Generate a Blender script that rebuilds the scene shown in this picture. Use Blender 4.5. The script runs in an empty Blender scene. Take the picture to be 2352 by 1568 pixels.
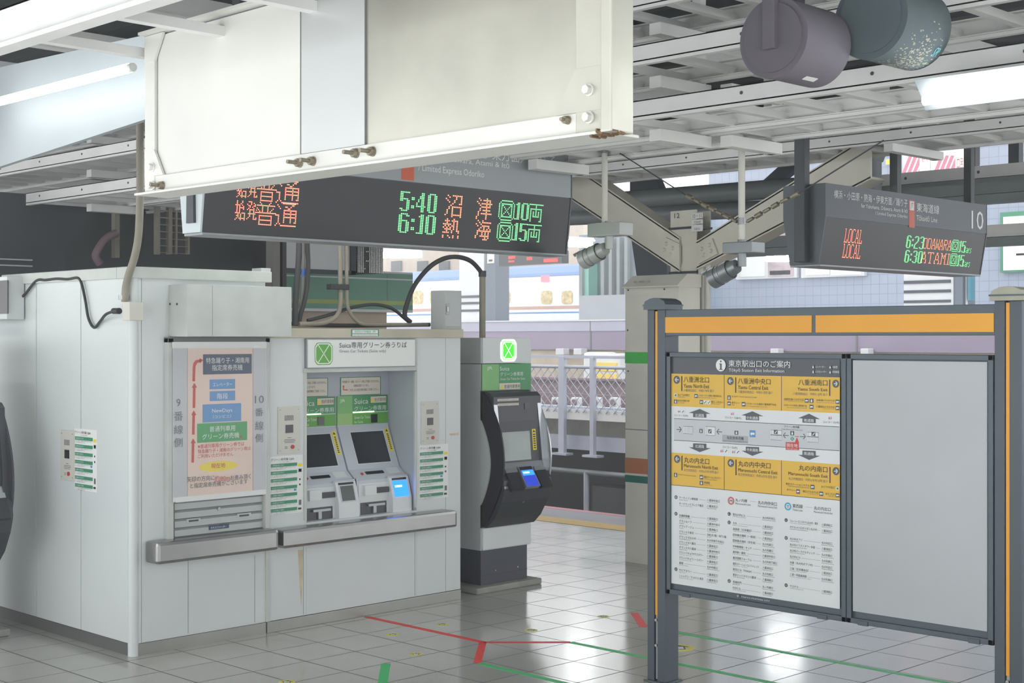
import bpy, bmesh, math, random
import numpy as np
from mathutils import Vector, Matrix
random.seed(7)
sc = bpy.context.scene
COL = sc.collection

# ------------------------------------------------------------------ camera, sky, exposure
H = 2.05                       # eye height over the platform (seat level of an upper-deck car)
F = 3302.0                     # focal length in pixels of the 2352 px wide frame
CXP, HYP = 1176.0, 775.0       # principal column, horizon row
S2 = math.sqrt(0.5)
cd = bpy.data.cameras.new('camera'); cam = bpy.data.objects.new('camera', cd); COL.objects.link(cam)
cam.location = (0, 0, H); cam.rotation_euler = (math.pi / 2, 0, -math.pi / 4)
cd.sensor_width = 36.0; cd.lens = F / 2352 * 36.0; cd.shift_y = (HYP - 784) / 2352; cd.clip_start = 0.05; cd.clip_end = 400
sc.camera = cam
sc.view_settings.view_transform = 'Standard'; sc.view_settings.look = 'None'
sc.view_settings.gamma = 1.0; sc.view_settings.use_curve_mapping = False
sc.view_settings.exposure = 0.7
sc.cycles.max_bounces = 6; sc.cycles.diffuse_bounces = 3; sc.cycles.glossy_bounces = 3; sc.cycles.transmission_bounces = 2; sc.cycles.transparent_max_bounces = 6; sc.cycles.volume_bounces = 0; sc.cycles.sample_clamp_indirect = 6; sc.cycles.adaptive_threshold = .03; sc.cycles.light_sampling_threshold = .02
VEIL_DENSITY = .010
w = bpy.data.worlds.new('dawn_sky'); sc.world = w; w.use_nodes = True
bgn = w.node_tree.nodes['Background']; bgn.inputs[0].default_value = (0.95, 0.975, 1.0, 1); bgn.inputs[1].default_value = 1.55

# ------------------------------------------------------------------ pixel -> place helpers (a ray of the photo met with a real plane)
class Pl:
    """a plane with origin o, in-plane axes u (to the right) and v (up); n points to the viewer"""
    def __init__(s, o, u, v):
        s.o = Vector(o); s.u = Vector(u).normalized(); s.v = Vector(v).normalized(); s.n = s.u.cross(s.v)
    def hit(s, px, py):
        a = (px - CXP) / F; b = (HYP - py) / F
        d = Vector((S2 * (a + 1), S2 * (1 - a), b)); c = Vector((0, 0, H))
        t = (s.o - c).dot(s.n) / d.dot(s.n); p = c + d * t - s.o
        return p.dot(s.u), p.dot(s.v)
    def pt(s, u, v, off=0.0): return s.o + s.u * u + s.v * v + s.n * off
    def P(s, px, py, off=0.0):
        q = Pl(s.o + s.n * off, s.u, s.v); u, v = q.hit(px, py); return q.pt(u, v)
    def off(s, t): return Pl(s.o + s.n * t, s.u, s.v)
UX, UZ, UYM = (1, 0, 0), (0, 0, 1), (0, -1, 0)
def YP(y): return Pl((0, y, 0), UX, UZ)          # faces that look along -Y (ticket machines, signs)
def XP(x): return Pl((x, 0, 0), UYM, UZ)         # faces that look along -X (side wall, map board)
def ZP(z): return Pl((0, 0, z), (S2, -S2, 0), (S2, S2, 0))
def onX(px, py, x): return XP(x).P(px, py)
def onY(px, py, y): return YP(y).P(px, py)
def onZ(px, py, z): return ZP(z).P(px, py)

# ------------------------------------------------------------------ materials
def lin(c):
    return tuple(((x / 255) / 12.92 if x / 255 <= 0.04045 else ((x / 255 + 0.055) / 1.055) ** 2.4) for x in c)
M = {}
def mat(name, rgb, rough=0.5, metal=0.0, var=0.06, scale=3.0, bump=0.0, bscale=60.0, emit=None, estr=0.0, spec=0.5, alpha=1.0, trans=0.0):
    m = bpy.data.materials.new(name); m.use_nodes = True; nt = m.node_tree; N = nt.nodes; L = nt.links
    b = N['Principled BSDF']; c = lin(rgb)
    b.inputs['Base Color'].default_value = (*c, 1); b.inputs['Roughness'].default_value = rough
    b.inputs['Metallic'].default_value = metal; b.inputs['Specular IOR Level'].default_value = spec
    if alpha < 1: b.inputs['Alpha'].default_value = alpha
    if trans: b.inputs['Transmission Weight'].default_value = trans
    if emit is not None:
        b.inputs['Emission Color'].default_value = (*lin(emit), 1); b.inputs['Emission Strength'].default_value = estr
    if var or bump: tc = N.new('ShaderNodeTexCoord')
    if var:
        n = N.new('ShaderNodeTexNoise'); n.inputs['Scale'].default_value = scale; n.inputs['Detail'].default_value = 5
        mr = N.new('ShaderNodeMapRange'); mr.inputs['From Min'].default_value = .3; mr.inputs['From Max'].default_value = .7
        mr.inputs['To Min'].default_value = 1 - var; mr.inputs['To Max'].default_value = 1 + var
        mx = N.new('ShaderNodeMix'); mx.data_type = 'RGBA'; mx.blend_type = 'MULTIPLY'; mx.inputs['Factor'].default_value = 1
        mx.inputs['A'].default_value = (*c, 1)
        L.new(tc.outputs['Object'], n.inputs['Vector']); L.new(n.outputs['Fac'], mr.inputs['Value'])
        L.new(mr.outputs['Result'], mx.inputs['B']); L.new(mx.outputs['Result'], b.inputs['Base Color'])
    if bump:
        n2 = N.new('ShaderNodeTexNoise'); n2.inputs['Scale'].default_value = bscale
        bp = N.new('ShaderNodeBump'); bp.inputs['Strength'].default_value = bump; bp.inputs['Distance'].default_value = .01
        L.new(tc.outputs['Object'], n2.inputs['Vector']); L.new(n2.outputs['Fac'], bp.inputs['Height']); L.new(bp.outputs['Normal'], b.inputs['Normal'])
    M[name] = m; return m
def lamp(name, rgb, s):
    m = bpy.data.materials.new(name); m.use_nodes = True; N = m.node_tree.nodes; N.clear()
    e = N.new('ShaderNodeEmission'); e.inputs[0].default_value = (*lin(rgb), 1); e.inputs[1].default_value = s
    o = N.new('ShaderNodeOutputMaterial'); m.node_tree.links.new(e.outputs[0], o.inputs[0]); M[name] = m

mat('white_paint', (226, 228, 222), .45, var=.05, bump=.05)
mat('girder_paint', (222, 222, 214), .38, var=.04, scale=2, bump=.04, bscale=25)
mat('girder_old', (196, 194, 182), .33, metal=.25, var=.13, scale=2.2, bump=.05, bscale=18)
mat('girder_mid', (204, 207, 205), .3, metal=.3, var=.03, scale=2)
mat('girder_stained', (190, 188, 176), .32, metal=.55, var=.16, scale=1.6, bump=.08, bscale=7)
mat('reflector', (158, 165, 168), .5, var=.03)
mat('rust', (120, 96, 70), .8, var=.25, scale=30)
mat('bolt', (150, 142, 124), .45, metal=.6, var=.2, scale=40)
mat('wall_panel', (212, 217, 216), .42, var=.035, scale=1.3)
mat('wall_seam', (120, 124, 122), .7)
mat('cap_grey', (196, 200, 194), .5, var=.10, scale=4)
mat('cap_stained', (190, 184, 164), .55, var=.13, scale=3)
mat('stain', (204, 190, 158), .8, var=.2, scale=9)
mat('skirting', (152, 152, 146), .3, metal=.55, var=.1, scale=3)
mat('skirting_dark', (96, 97, 94), .5, var=.06)
mat('steel', (158, 158, 156), .27, metal=.92, var=.05, scale=6)
mat('steel_dull', (160, 162, 162), .4, metal=.7, var=.06)
mat('dark_steel', (70, 74, 78), .45, metal=.2, var=.06)
mat('shutter', (178, 182, 182), .4, metal=.3, var=.05)
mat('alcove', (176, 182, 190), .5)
mat('black', (26, 27, 29), .4, var=0)
mat('glass_black', (22, 24, 28), .12, var=0)
mat('screen_dark', (52, 55, 60), .16, var=0)
mat('screen_grey', (120, 128, 124), .1, metal=.35, var=.2, scale=3)
mat('machine_grey', (192, 198, 206), .42, var=.02)
mat('machine_white', (216, 220, 220), .42, var=.02)
mat('shell_dark', (66, 68, 74), .36, metal=.2, var=.05)
mat('shell_black', (42, 43, 49), .34, var=.03)
mat('silver', (186, 190, 194), .3, metal=.75, var=.03)
mat('machine_body', (186, 190, 189), .45, var=.03)
mat('base_dark', (72, 74, 84), .5, var=.03)
mat('concrete', (150, 150, 142), .85, var=.12, scale=9, bump=.2)
mat('concrete_dark', (92, 94, 92), .9, var=.15, scale=2, bump=.2)
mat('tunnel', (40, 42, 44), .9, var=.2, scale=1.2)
mat('green_sign', (70, 150, 92), .4, var=.02)
mat('green_light', (122, 182, 110), .4, var=.02)
mat('green_pale', (150, 194, 116), .4, var=.02)
mat('green_clover', (98, 168, 70), .5, var=.02)
mat('paper', (232, 234, 230), .6, var=.02)
mat('paper_cream', (222, 214, 200), .6, var=.02)
mat('paper_pink', (232, 208, 194), .55, var=.03)
mat('paper_grey', (196, 199, 202), .5, var=.03)
mat('film', (240, 242, 244), .12, var=0, alpha=.10)
mat('ink', (58, 60, 64), .6, var=0)
mat('ink_grey', (112, 114, 117), .6, var=0)
mat('ink_white', (236, 238, 236), .5, var=0)
mat('ink_red', (200, 70, 62), .5, var=0)
mat('ink_green', (62, 142, 108), .5, var=0)
mat('ink_navy', (60, 74, 100), .5, var=0)
mat('ink_blue', (92, 148, 200), .5, var=0)
mat('ink_greenbox', (70, 164, 96), .5, var=0)
mat('yellow', (240, 218, 60), .45, var=.03)
mat('map_yellow', (226, 182, 62), .4, var=.02)
mat('map_white', (222, 226, 226), .4, var=.02)
mat('map_grey', (196, 201, 204), .4, var=.02)
mat('map_greyer', (168, 172, 176), .4, var=.02)
mat('map_dark', (74, 78, 84), .35, var=.02)
mat('map_blank', (180, 184, 187), .35, var=.05, scale=1.6)
mat('orange_strip', (236, 166, 40), .4, var=.03)
mat('board_frame', (82, 92, 98), .4, metal=.35, var=.05)
mat('board_post', (76, 84, 92), .4, metal=.3, var=.05)
mat('post_cap_old', (168, 168, 150), .6, var=.12, scale=8)
mat('ring_pink', (206, 100, 112), .45, var=0)
mat('ring_blue', (76, 166, 204), .45, var=0)
mat('sign_body', (84, 90, 97), .4, metal=.15, var=.03)
mat('sign_header', (164, 170, 172), .35, var=.03)
mat('sign_led', (40, 41, 46), .35, var=.03)
mat('sign_edge', (140, 144, 147), .35, metal=.4, var=.03)
mat('sign_end', (200, 210, 212), .4, var=.03)
mat('jt_orange', (214, 104, 74), .45, var=0)
mat('tray_white', (230, 230, 227), .5, var=.06, scale=4)
mat('deck', (44, 50, 54), .6, metal=.2, var=.12, scale=1)
mat('drum', (112, 106, 116), .75, var=.08, scale=5)  # mauve of the window's veiling reflection is put into the colour
mat('drum_dark', (86, 98, 102), .8, var=.08, scale=5)
mat('col_cream', (226, 224, 212), .55, var=.07, scale=3, bump=.06)
mat('col_paint', (224, 220, 206), .5, var=.08, scale=3, bump=.06)
mat('pipe_white', (216, 214, 204), .5, var=.06)
mat('pipe_grey', (134, 142, 144), .5, metal=.2, var=.08)
mat('stripe_green', (80, 196, 92), .5, var=.04)
mat('stripe_orange', (190, 124, 88), .5, var=.04)
mat('stripe_teal', (42, 116, 104), .5, var=.04)
mat('cable_black', (54, 54, 56), .6, var=.05)
mat('cable_grey', (128, 126, 120), .7, var=.08, scale=12)
mat('conduit', (146, 140, 126), .6, var=.1, scale=10)
mat('tape_blue', (70, 110, 190), .5, var=0)
mat('tape_red', (226, 66, 62), .55, var=.06, scale=14)
mat('tape_green', (66, 190, 112), .55, var=.07, scale=14)
mat('floor_yellow', (222, 212, 96), .5, var=.03)
mat('tactile', (226, 190, 112), .7, var=.06, scale=6, bump=.3, bscale=30)
mat('coping', (170, 168, 176), .7, var=.06)
mat('edge_pink', (216, 150, 158), .7, var=.05)
mat('train_white', (234, 236, 236), .3, var=.02)
mat('train_blue', (96, 134, 196), .35, var=.02)
mat('train_copper', (196, 156, 142), .35, var=.02)
mat('train_line', (76, 140, 204), .35, var=0)
mat('train_glass', (210, 190, 140), .2, var=.35, scale=9)
mat('fascia', (148, 136, 158), .55, var=.08, scale=.6)
mat('fascia_top', (178, 178, 196), .55, var=.06, scale=.6)
mat('speckle', (96, 106, 120), .5, var=.25, scale=30)
mat('shelter_green', (130, 190, 172), .3, var=.05)
mat('shelter_grey', (126, 138, 146), .4, var=.08)
mat('low_wall', (158, 162, 168), .6, var=.05)
mat('bg_green', (92, 150, 124), .4, var=.04)
mat('bg_yellowgreen', (156, 172, 78), .4, var=.04)
mat('bg_beige', (196, 180, 160), .6, var=.10, scale=4)
mat('bg_white', (214, 216, 218), .4, var=.03)
mat('galv', (186, 192, 204), .5, metal=.3, var=.06)
mat('girder_rust', (132, 112, 118), .8, var=.12, scale=3)
mat('vehicle_yellow', (238, 204, 84), .5, var=.03)
mat('dark_struct', (66, 70, 74), .6, var=.15, scale=1.0)
mat('dark_slab', (58, 66, 76), .5, var=.06)
mat('cctv', (176, 180, 176), .4, metal=.3, var=.05)
mat('cctv_dark', (136, 142, 144), .35, metal=.5, var=.05)
mat('intercom', (206, 204, 194), .5, var=.02)
mat('button_red', (190, 60, 64), .4, var=0)
mat('pink_poster', (222, 120, 150), .5, var=.05)
mat('poster_blue', (104, 190, 206), .5, var=.15, scale=3)
mat('poster_mix', (190, 172, 176), .5, var=.35, scale=3)
mat('teal', (52, 128, 146), .5, var=.05)
lamp('tube', (250, 255, 255), 26)
lamp('tube_soft', (250, 255, 255), 10)
lamp('tube_far', (250, 255, 255), 34)
lamp('led_red', (255, 70, 52), 1.0); lamp('led_red_core', (255, 244, 196), 1.15)
lamp('led_green', (30, 214, 90), 0.85); lamp('led_green_core', (214, 255, 226), 1.1)
lamp('led_amber', (255, 112, 70), 0.9); lamp('led_amber_core', (255, 232, 190), 1.05)
lamp('glow_blue', (40, 110, 255), 2.2); lamp('glow_blue_core', (150, 220, 255), 2.4); lamp('blue_dim', (50, 70, 190), .9)
lamp('clover_lit', (70, 226, 60), 1.2); lamp('clover_white', (240, 255, 240), 1.5)
lamp('lightbox', (255, 255, 255), 1.0); lamp('slot_light', (255, 255, 245), 2.0)
lamp('pink_lit', (255, 170, 190), .9); lamp('far_red', (255, 96, 90), .8)

def tile_mat(name, base, grout, size, ox, oy, rough, speck=.16, grout_w=.004, axes='XY'):
    m = bpy.data.materials.new(name); m.use_nodes = True; nt = m.node_tree; N = nt.nodes; L = nt.links; b = N['Principled BSDF']
    g = N.new('ShaderNodeNewGeometry'); sp = N.new('ShaderNodeSeparateXYZ'); L.new(g.outputs['Position'], sp.inputs[0])
    def math_(op, a, v):
        q = N.new('ShaderNodeMath'); q.operation = op
        for i, t in enumerate((a, v)):
            if isinstance(t, (int, float)): q.inputs[i].default_value = t
            else: L.new(t, q.inputs[i])
        return q.outputs[0]
    def edge(o, off):
        t = math_('FRACT', math_('DIVIDE', math_('ADD', math_('SUBTRACT', o, off), 4000 * size), size), 0)
        return math_('LESS_THAN', math_('MINIMUM', t, math_('SUBTRACT', 1.0, t)), grout_w / size), math_('FLOOR', math_('DIVIDE', math_('SUBTRACT', o, off), size), 0)
    e1, c1 = edge(sp.outputs[axes[0]], ox); e2, c2 = edge(sp.outputs[axes[1]], oy)
    line = math_('MAXIMUM', e1, e2)
    cb = N.new('ShaderNodeCombineXYZ'); L.new(c1, cb.inputs[0]); L.new(c2, cb.inputs[1])
    wn = N.new('ShaderNodeTexWhiteNoise'); L.new(cb.outputs[0], wn.inputs['Vector'])
    n1 = N.new('ShaderNodeTexNoise'); n1.inputs['Scale'].default_value = 130; n1.inputs['Detail'].default_value = 2; L.new(g.outputs['Position'], n1.inputs['Vector'])
    n2 = N.new('ShaderNodeTexNoise'); n2.inputs['Scale'].default_value = 1.1; n2.inputs['Detail'].default_value = 5; L.new(g.outputs['Position'], n2.inputs['Vector'])
    v = math_('ADD', math_('MULTIPLY', math_('SUBTRACT', n1.outputs['Fac'], .5), speck * 2.4), math_('ADD', math_('MULTIPLY', math_('SUBTRACT', wn.outputs['Value'], .5), speck * .5), math_('MULTIPLY', math_('SUBTRACT', n2.outputs['Fac'], .5), speck * .9)))
    v = math_('ADD', v, 1.0)
    mx = N.new('ShaderNodeMix'); mx.data_type = 'RGBA'; mx.blend_type = 'MULTIPLY'; mx.inputs['Factor'].default_value = 1; mx.inputs['A'].default_value = (*lin(base), 1); L.new(v, mx.inputs['B'])
    m2 = N.new('ShaderNodeMix'); m2.data_type = 'RGBA'; L.new(line, m2.inputs['Factor']); L.new(mx.outputs['Result'], m2.inputs['A']); m2.inputs['B'].default_value = (*lin(grout), 1)
    L.new(m2.outputs['Result'], b.inputs['Base Color']); b.inputs['Roughness'].default_value = rough
    rr = math_('ADD', math_('MULTIPLY', math_('SUBTRACT', n2.outputs['Fac'], .5), .16), rough); L.new(math_('MAXIMUM', rr, math_('MULTIPLY', line, .7)), b.inputs['Roughness'])
    M[name] = m
tile_mat('granite', (180, 179, 171), (78, 78, 74), .4, 7.117, 6.565, .15, grout_w=.0042)
tile_mat('wall_tile', (160, 170, 188), (134, 144, 165), .26, 0, .1, .35, speck=.05, grout_w=.008, axes='YZ')

# ------------------------------------------------------------------ mesh builder
TXT = {}
def glyphs(s):
    """2-D outline mesh of a line of lettering, normalised to a unit box"""
    if s in TXT: return TXT[s]
    c = bpy.data.curves.new('t', 'FONT'); c.body = s; c.resolution_u = 2
    o = bpy.data.objects.new('t', c); me = bpy.data.meshes.new_from_object(o)
    v = np.array([p.co[:2] for p in me.vertices]); f = [tuple(p.vertices) for p in me.polygons]
    bpy.data.objects.remove(o); bpy.data.curves.remove(c); bpy.data.meshes.remove(me)
    lo = v.min(0); hi = v.max(0); d = hi - lo; d[d == 0] = 1
    TXT[s] = ((v - lo) / d, f, d[0] / d[1]); return TXT[s]

class MB:
    def __init__(s): s.v = []; s.f = []; s.m = []; s.sm = []
    def add(s, vs, fs, m, smooth=False):
        n = len(s.v); s.v += [tuple(p) for p in vs]
        for q in fs: s.f.append(tuple(n + i for i in q)); s.m.append(m); s.sm.append(smooth)
    def box(s, a, b, m, bev=0.0):
        x0, x1 = sorted((a[0], b[0])); y0, y1 = sorted((a[1], b[1])); z0, z1 = sorted((a[2], b[2]))
        if bev <= 0:
            s.add([(x0, y0, z0), (x1, y0, z0), (x1, y1, z0), (x0, y1, z0), (x0, y0, z1), (x1, y0, z1), (x1, y1, z1), (x0, y1, z1)],
                  [(0, 3, 2, 1), (4, 5, 6, 7), (0, 1, 5, 4), (1, 2, 6, 5), (2, 3, 7, 6), (3, 0, 4, 7)], m); return
        bm = bmesh.new(); bmesh.ops.create_cube(bm, size=1)
        for v in bm.verts: v.co = Vector((x0 + (v.co.x + .5) * (x1 - x0), y0 + (v.co.y + .5) * (y1 - y0), z0 + (v.co.z + .5) * (z1 - z0)))
        bmesh.ops.bevel(bm, geom=bm.edges[:], offset=min(bev, .45 * min(x1 - x0, y1 - y0, z1 - z0)), segments=2, affect='EDGES', profile=.6)
        s.bm(bm, m)
    def bm(s, bm, m, smooth=False):
        bm.verts.index_update(); s.add([v.co[:] for v in bm.verts], [tuple(v.index for v in f.verts) for f in bm.faces], m, smooth); bm.free()
    def poly(s, pts, m): s.add(pts, [tuple(range(len(pts)))], m)
    def prism(s, pts, vec, m, mcap=None):
        n = len(pts); vec = Vector(vec); P = [Vector(p) for p in pts]; Q = [p + vec for p in P]
        s.add(P + Q, [(i, (i + 1) % n, n + (i + 1) % n, n + i) for i in range(n)], m)
        s.add(P, [tuple(range(n - 1, -1, -1))], mcap or m); s.add(Q, [tuple(range(n))], mcap or m)
    def slab(s, pl, u0, v0, u1, v1, t0, t1, m, bev=0.0):
        A = pl.pt(u0, v0, t0); B = pl.pt(u1, v1, t1)
        if max(abs(x) for x in pl.v[:2]) < 1e-6 and min(abs(pl.u.x), abs(pl.u.y)) < 1e-6: s.box(A, B, m, bev)
        else: s.prism([pl.pt(u0, v0, t0), pl.pt(u1, v0, t0), pl.pt(u1, v1, t0), pl.pt(u0, v1, t0)], pl.n * (t1 - t0), m)
    def pslab(s, pl, x0, yt, yb, x1, t0, t1, m, bev=0.0):
        """slab whose face, on the plane pushed out by t1, fills the photo box (x0, yt..yb at its left edge, x1)"""
        q = pl.off(t1); u0, vt = q.hit(x0, yt); _, vb = q.hit(x0, yb); u1, _ = q.hit(x1, (yt + yb) / 2)
        s.slab(pl, u0, vb, u1, vt, t0, t1, m, bev)
    def quad(s, pl, x0, yt, yb, x1, off, m):
        q = pl.off(off); u0, vt = q.hit(x0, yt); _, vb = q.hit(x0, yb); u1, _ = q.hit(x1, (yt + yb) / 2)
        s.poly([q.pt(u0, vb), q.pt(u1, vb), q.pt(u1, vt), q.pt(u0, vt)], m)
    def text(s, t, pl, x0, yt, yb, x1, off, m):
        q = pl.off(off); u0, vt = q.hit(x0, yt); _, vb = q.hit(x0, yb)
        v, f, asp = glyphs(t)
        u1 = q.hit(x1, (yt + yb) / 2)[0] if x1 is not None else u0 + (vt - vb) * asp * .92
        s.add([q.pt(u0 + a * (u1 - u0), vb + b * (vt - vb)) for a, b in v], f, m)
    def disc(s, pl, x, y, ry, off, m, seg=28, inner=0.0, kx=1.0):
        q = pl.off(off); u, v = q.hit(x, y); _, v2 = q.hit(x, y - ry); r = v2 - v
        P = [q.pt(u + kx * r * math.cos(2 * math.pi * i / seg), v + r * math.sin(2 * math.pi * i / seg)) for i in range(seg)]
        if not inner: s.poly(P, m)
        else:
            Q = [q.pt(u + kx * inner * r * math.cos(2 * math.pi * i / seg), v + inner * r * math.sin(2 * math.pi * i / seg)) for i in range(seg)]
            s.add(P + Q, [(i, (i + 1) % seg, seg + (i + 1) % seg, seg + i) for i in range(seg)], m)
    def shape(s, pl, pts, off, m):
        q = pl.off(off); s.poly([q.pt(*q.hit(*p)) for p in pts], m)
    def cyl(s, p0, p1, r0, m, r1=None, seg=16, caps=True, smooth=True, mcap=None):
        p0 = Vector(p0); p1 = Vector(p1); r1 = r0 if r1 is None else r1
        d = (p1 - p0).normalized(); a = d.orthogonal().normalized(); b = d.cross(a)
        A = [p0 + (a * math.cos(2 * math.pi * i / seg) + b * math.sin(2 * math.pi * i / seg)) * r0 for i in range(seg)]
        B = [p1 + (a * math.cos(2 * math.pi * i / seg) + b * math.sin(2 * math.pi * i / seg)) * r1 for i in range(seg)]
        s.add(A + B, [(i, (i + 1) % seg, seg + (i + 1) % seg, seg + i) for i in range(seg)], m, smooth)
        if caps: s.add(A, [tuple(range(seg - 1, -1, -1))], mcap or m); s.add(B, [tuple(range(seg))], mcap or m)
    def tube(s, pts, r, m, seg=10, sub=6):
        P = [Vector(p) for p in pts]
        if len(P) > 2 and sub > 1:                       # Catmull-Rom through the given points
            E = [P[0] * 2 - P[1]] + P + [P[-1] * 2 - P[-2]]; Q = []
            for i in range(1, len(E) - 2):
                a, b, c, d = E[i - 1:i + 3]
                for k in range(sub):
                    t = k / sub; Q.append(.5 * ((2 * b) + (c - a) * t + (2 * a - 5 * b + 4 * c - d) * t * t + (3 * b - a - 3 * c + d) * t ** 3))
            P = Q + [P[-1]]
        rings = []; up = None
        for i, p in enumerate(P):
            d = (P[min(i + 1, len(P) - 1)] - P[max(i - 1, 0)]).normalized()
            up = d.orthogonal().normalized() if up is None else (up - d * up.dot(d)).normalized()
            b = d.cross(up); rings.append([p + (up * math.cos(2 * math.pi * k / seg) + b * math.sin(2 * math.pi * k / seg)) * r for k in range(seg)])
        n = len(rings); vs = [q for g in rings for q in g]
        s.add(vs, [(i * seg + k, i * seg + (k + 1) % seg, (i + 1) * seg + (k + 1) % seg, (i + 1) * seg + k) for i in range(n - 1) for k in range(seg)], m, True)
        s.add(rings[0], [tuple(range(seg - 1, -1, -1))], m); s.add(rings[-1], [tuple(range(seg))], m)
    def build(s, name, parent=None, **kw):
        me = bpy.data.meshes.new(name); o = bpy.data.objects.new(name, me); COL.objects.link(o)
        A = np.array(s.v, dtype=float)
        if parent is not None: org = Vector((0, 0, 0))
        else:
            lo = A.min(0); hi = A.max(0); org = Vector(((lo[0] + hi[0]) / 2, (lo[1] + hi[1]) / 2, lo[2]))
        base = wloc(parent) if parent is not None else org
        me.from_pydata((A - np.array(base)).tolist(), [], s.f)
        ms = list(dict.fromkeys(s.m))
        for k in ms: me.materials.append(M[k])
        ix = {k: i for i, k in enumerate(ms)}
        me.polygons.foreach_set('material_index', [ix[k] for k in s.m]); me.polygons.foreach_set('use_smooth', s.sm)
        me.update()
        if parent is not None: o.parent = parent
        else: o.location = org
        tag(o, **kw); return o
def wloc(o):
    p = Vector((0, 0, 0))
    while o is not None: p += o.location; o = o.parent
    return p
def tag(o, label=None, cat=None, group=None, kind=None):
    if label: o['label'] = label
    if cat: o['category'] = cat
    if group: o['group'] = group
    if kind: o['kind'] = kind
    return o
def empty(name, loc, label, cat, group=None, kind=None):
    o = bpy.data.objects.new(name, None); o.empty_display_size = .1; COL.objects.link(o); o.location = loc
    return tag(o, label, cat, group, kind)
def one(name, fn, label, cat, **k):
    b = MB(); fn(b); return b.build(name, label=label, cat=cat, **k)
def copy_tree(o, delta, parent=None):
    c = o.copy(); COL.objects.link(c)
    if parent is not None: c.parent = parent
    else: c.location = o.location + Vector(delta)
    for ch in list(o.children): copy_tree(ch, delta, c)
    return c
CLOVER = [(-.62, -1), (.62, -1), (.80, -.93), (.86, -.80), (.98, -.70), (1, -.5), (1, .5), (.98, .70), (.86, .80), (.80, .93), (.62, 1), (-.62, 1), (-.80, .93), (-.86, .80), (-.98, .70), (-1, .5), (-1, -.5), (-.98, -.70), (-.86, -.80), (-.80, -.93)]
def clover(b, pl, x, y, rx, ry, off, mline, mfill):
    q = pl.off(off); u, v = q.hit(x, y); ru = q.hit(x + rx, y)[0] - u; rv = q.hit(x, y - ry)[1] - v
    def ring(k, o): return [pl.off(off + o).pt(u + a * ru * k, v + c * rv * k) for a, c in CLOVER]
    b.poly(ring(1, 0), mfill); A = ring(.93, .0006); B = ring(.84, .0006); n = len(A)
    b.add(A + B, [(i, (i + 1) % n, n + (i + 1) % n, n + i) for i in range(n)], mline)
    q2 = pl.off(off + .0008); wd = .04
    for sg in (1, -1):
        p0 = Vector((-.62, -.8 * sg)); p1 = Vector((.62, .8 * sg)); d = (p1 - p0).normalized(); nn = Vector((-d.y, d.x)) * wd
        b.poly([q2.pt(u + a.x * ru, v + a.y * rv) for a in (p0 - nn, p1 - nn, p1 + nn, p0 + nn)], mline)

# ================================================================== SETTING
XEDGE = onZ(1340, 1176, 0).x; XTAC = onZ(1340, 1196, 0).x; XTAC0 = onZ(1340, 1208, 0).x
def f(b): b.box((.9, -6, -.25), (XTAC0, 34, 0), 'granite')
one('floor', f, 'polished grey granite tiled station platform floor', 'floor', kind='structure')
def f(b):
    b.box((XTAC0, -6, -.25), (XTAC, 34, .004), 'tactile')
one('trim_1', f, 'yellow ribbed tactile strip along the far platform edge', 'tactile strip', kind='structure')
def f(b):
    b.box((XTAC, -6, -.25), (XEDGE, 34, 0), 'coping'); b.box((XEDGE, -6, -1.2), (XEDGE + .14, 34, .002), 'edge_pink')
one('trim_2', f, 'grey coping with pink rim at the far platform edge', 'platform edge', kind='structure')
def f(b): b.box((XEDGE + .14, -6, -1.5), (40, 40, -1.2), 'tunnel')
one('ground', f, 'dark track bed below the far platform edge', 'track bed', kind='structure')
# roof deck: corrugated sheet over the whole platform
def f(b):
    n = 150; x0, x1 = -2.0, 14.6; z = 4.25; P = []
    for i in range(n + 1):
        x = x0 + (x1 - x0) * i / n; P.append((x, z + (.02 if (i // 2) % 2 else -.02)))
    for (a, b_) in zip(P[:-1], P[1:]): b.poly([(a[0], -7, a[1]), (a[0], 26, a[1]), (b_[0], 26, b_[1]), (b_[0], -7, b_[1])], 'deck')
    for (a, b_) in zip(P[:-1], P[1:]): b.poly([(a[0], -7, a[1] + .05), (b_[0], -7, b_[1] + .05), (b_[0], 26, b_[1] + .05), (a[0], 26, a[1] + .05)], 'deck')
one('ceiling', f, 'grey corrugated metal deck of the platform roof', 'roof', kind='structure')
# roof joists across the platform
joist = None
for k in range(17):
    y = -2.2 + k * 1.45
    def f(b):
        b.box((-.5, y - .035, 4.08), (13.6, y + .035, 4.22), 'tray_white')
        b.box((-.5, y - .05, 4.07), (13.6, y + .05, 4.085), 'tray_white')
    o = one('roof_joist', f, 'pale steel joist running across under the roof deck', 'joist', group='roof joists across the platform')

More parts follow.
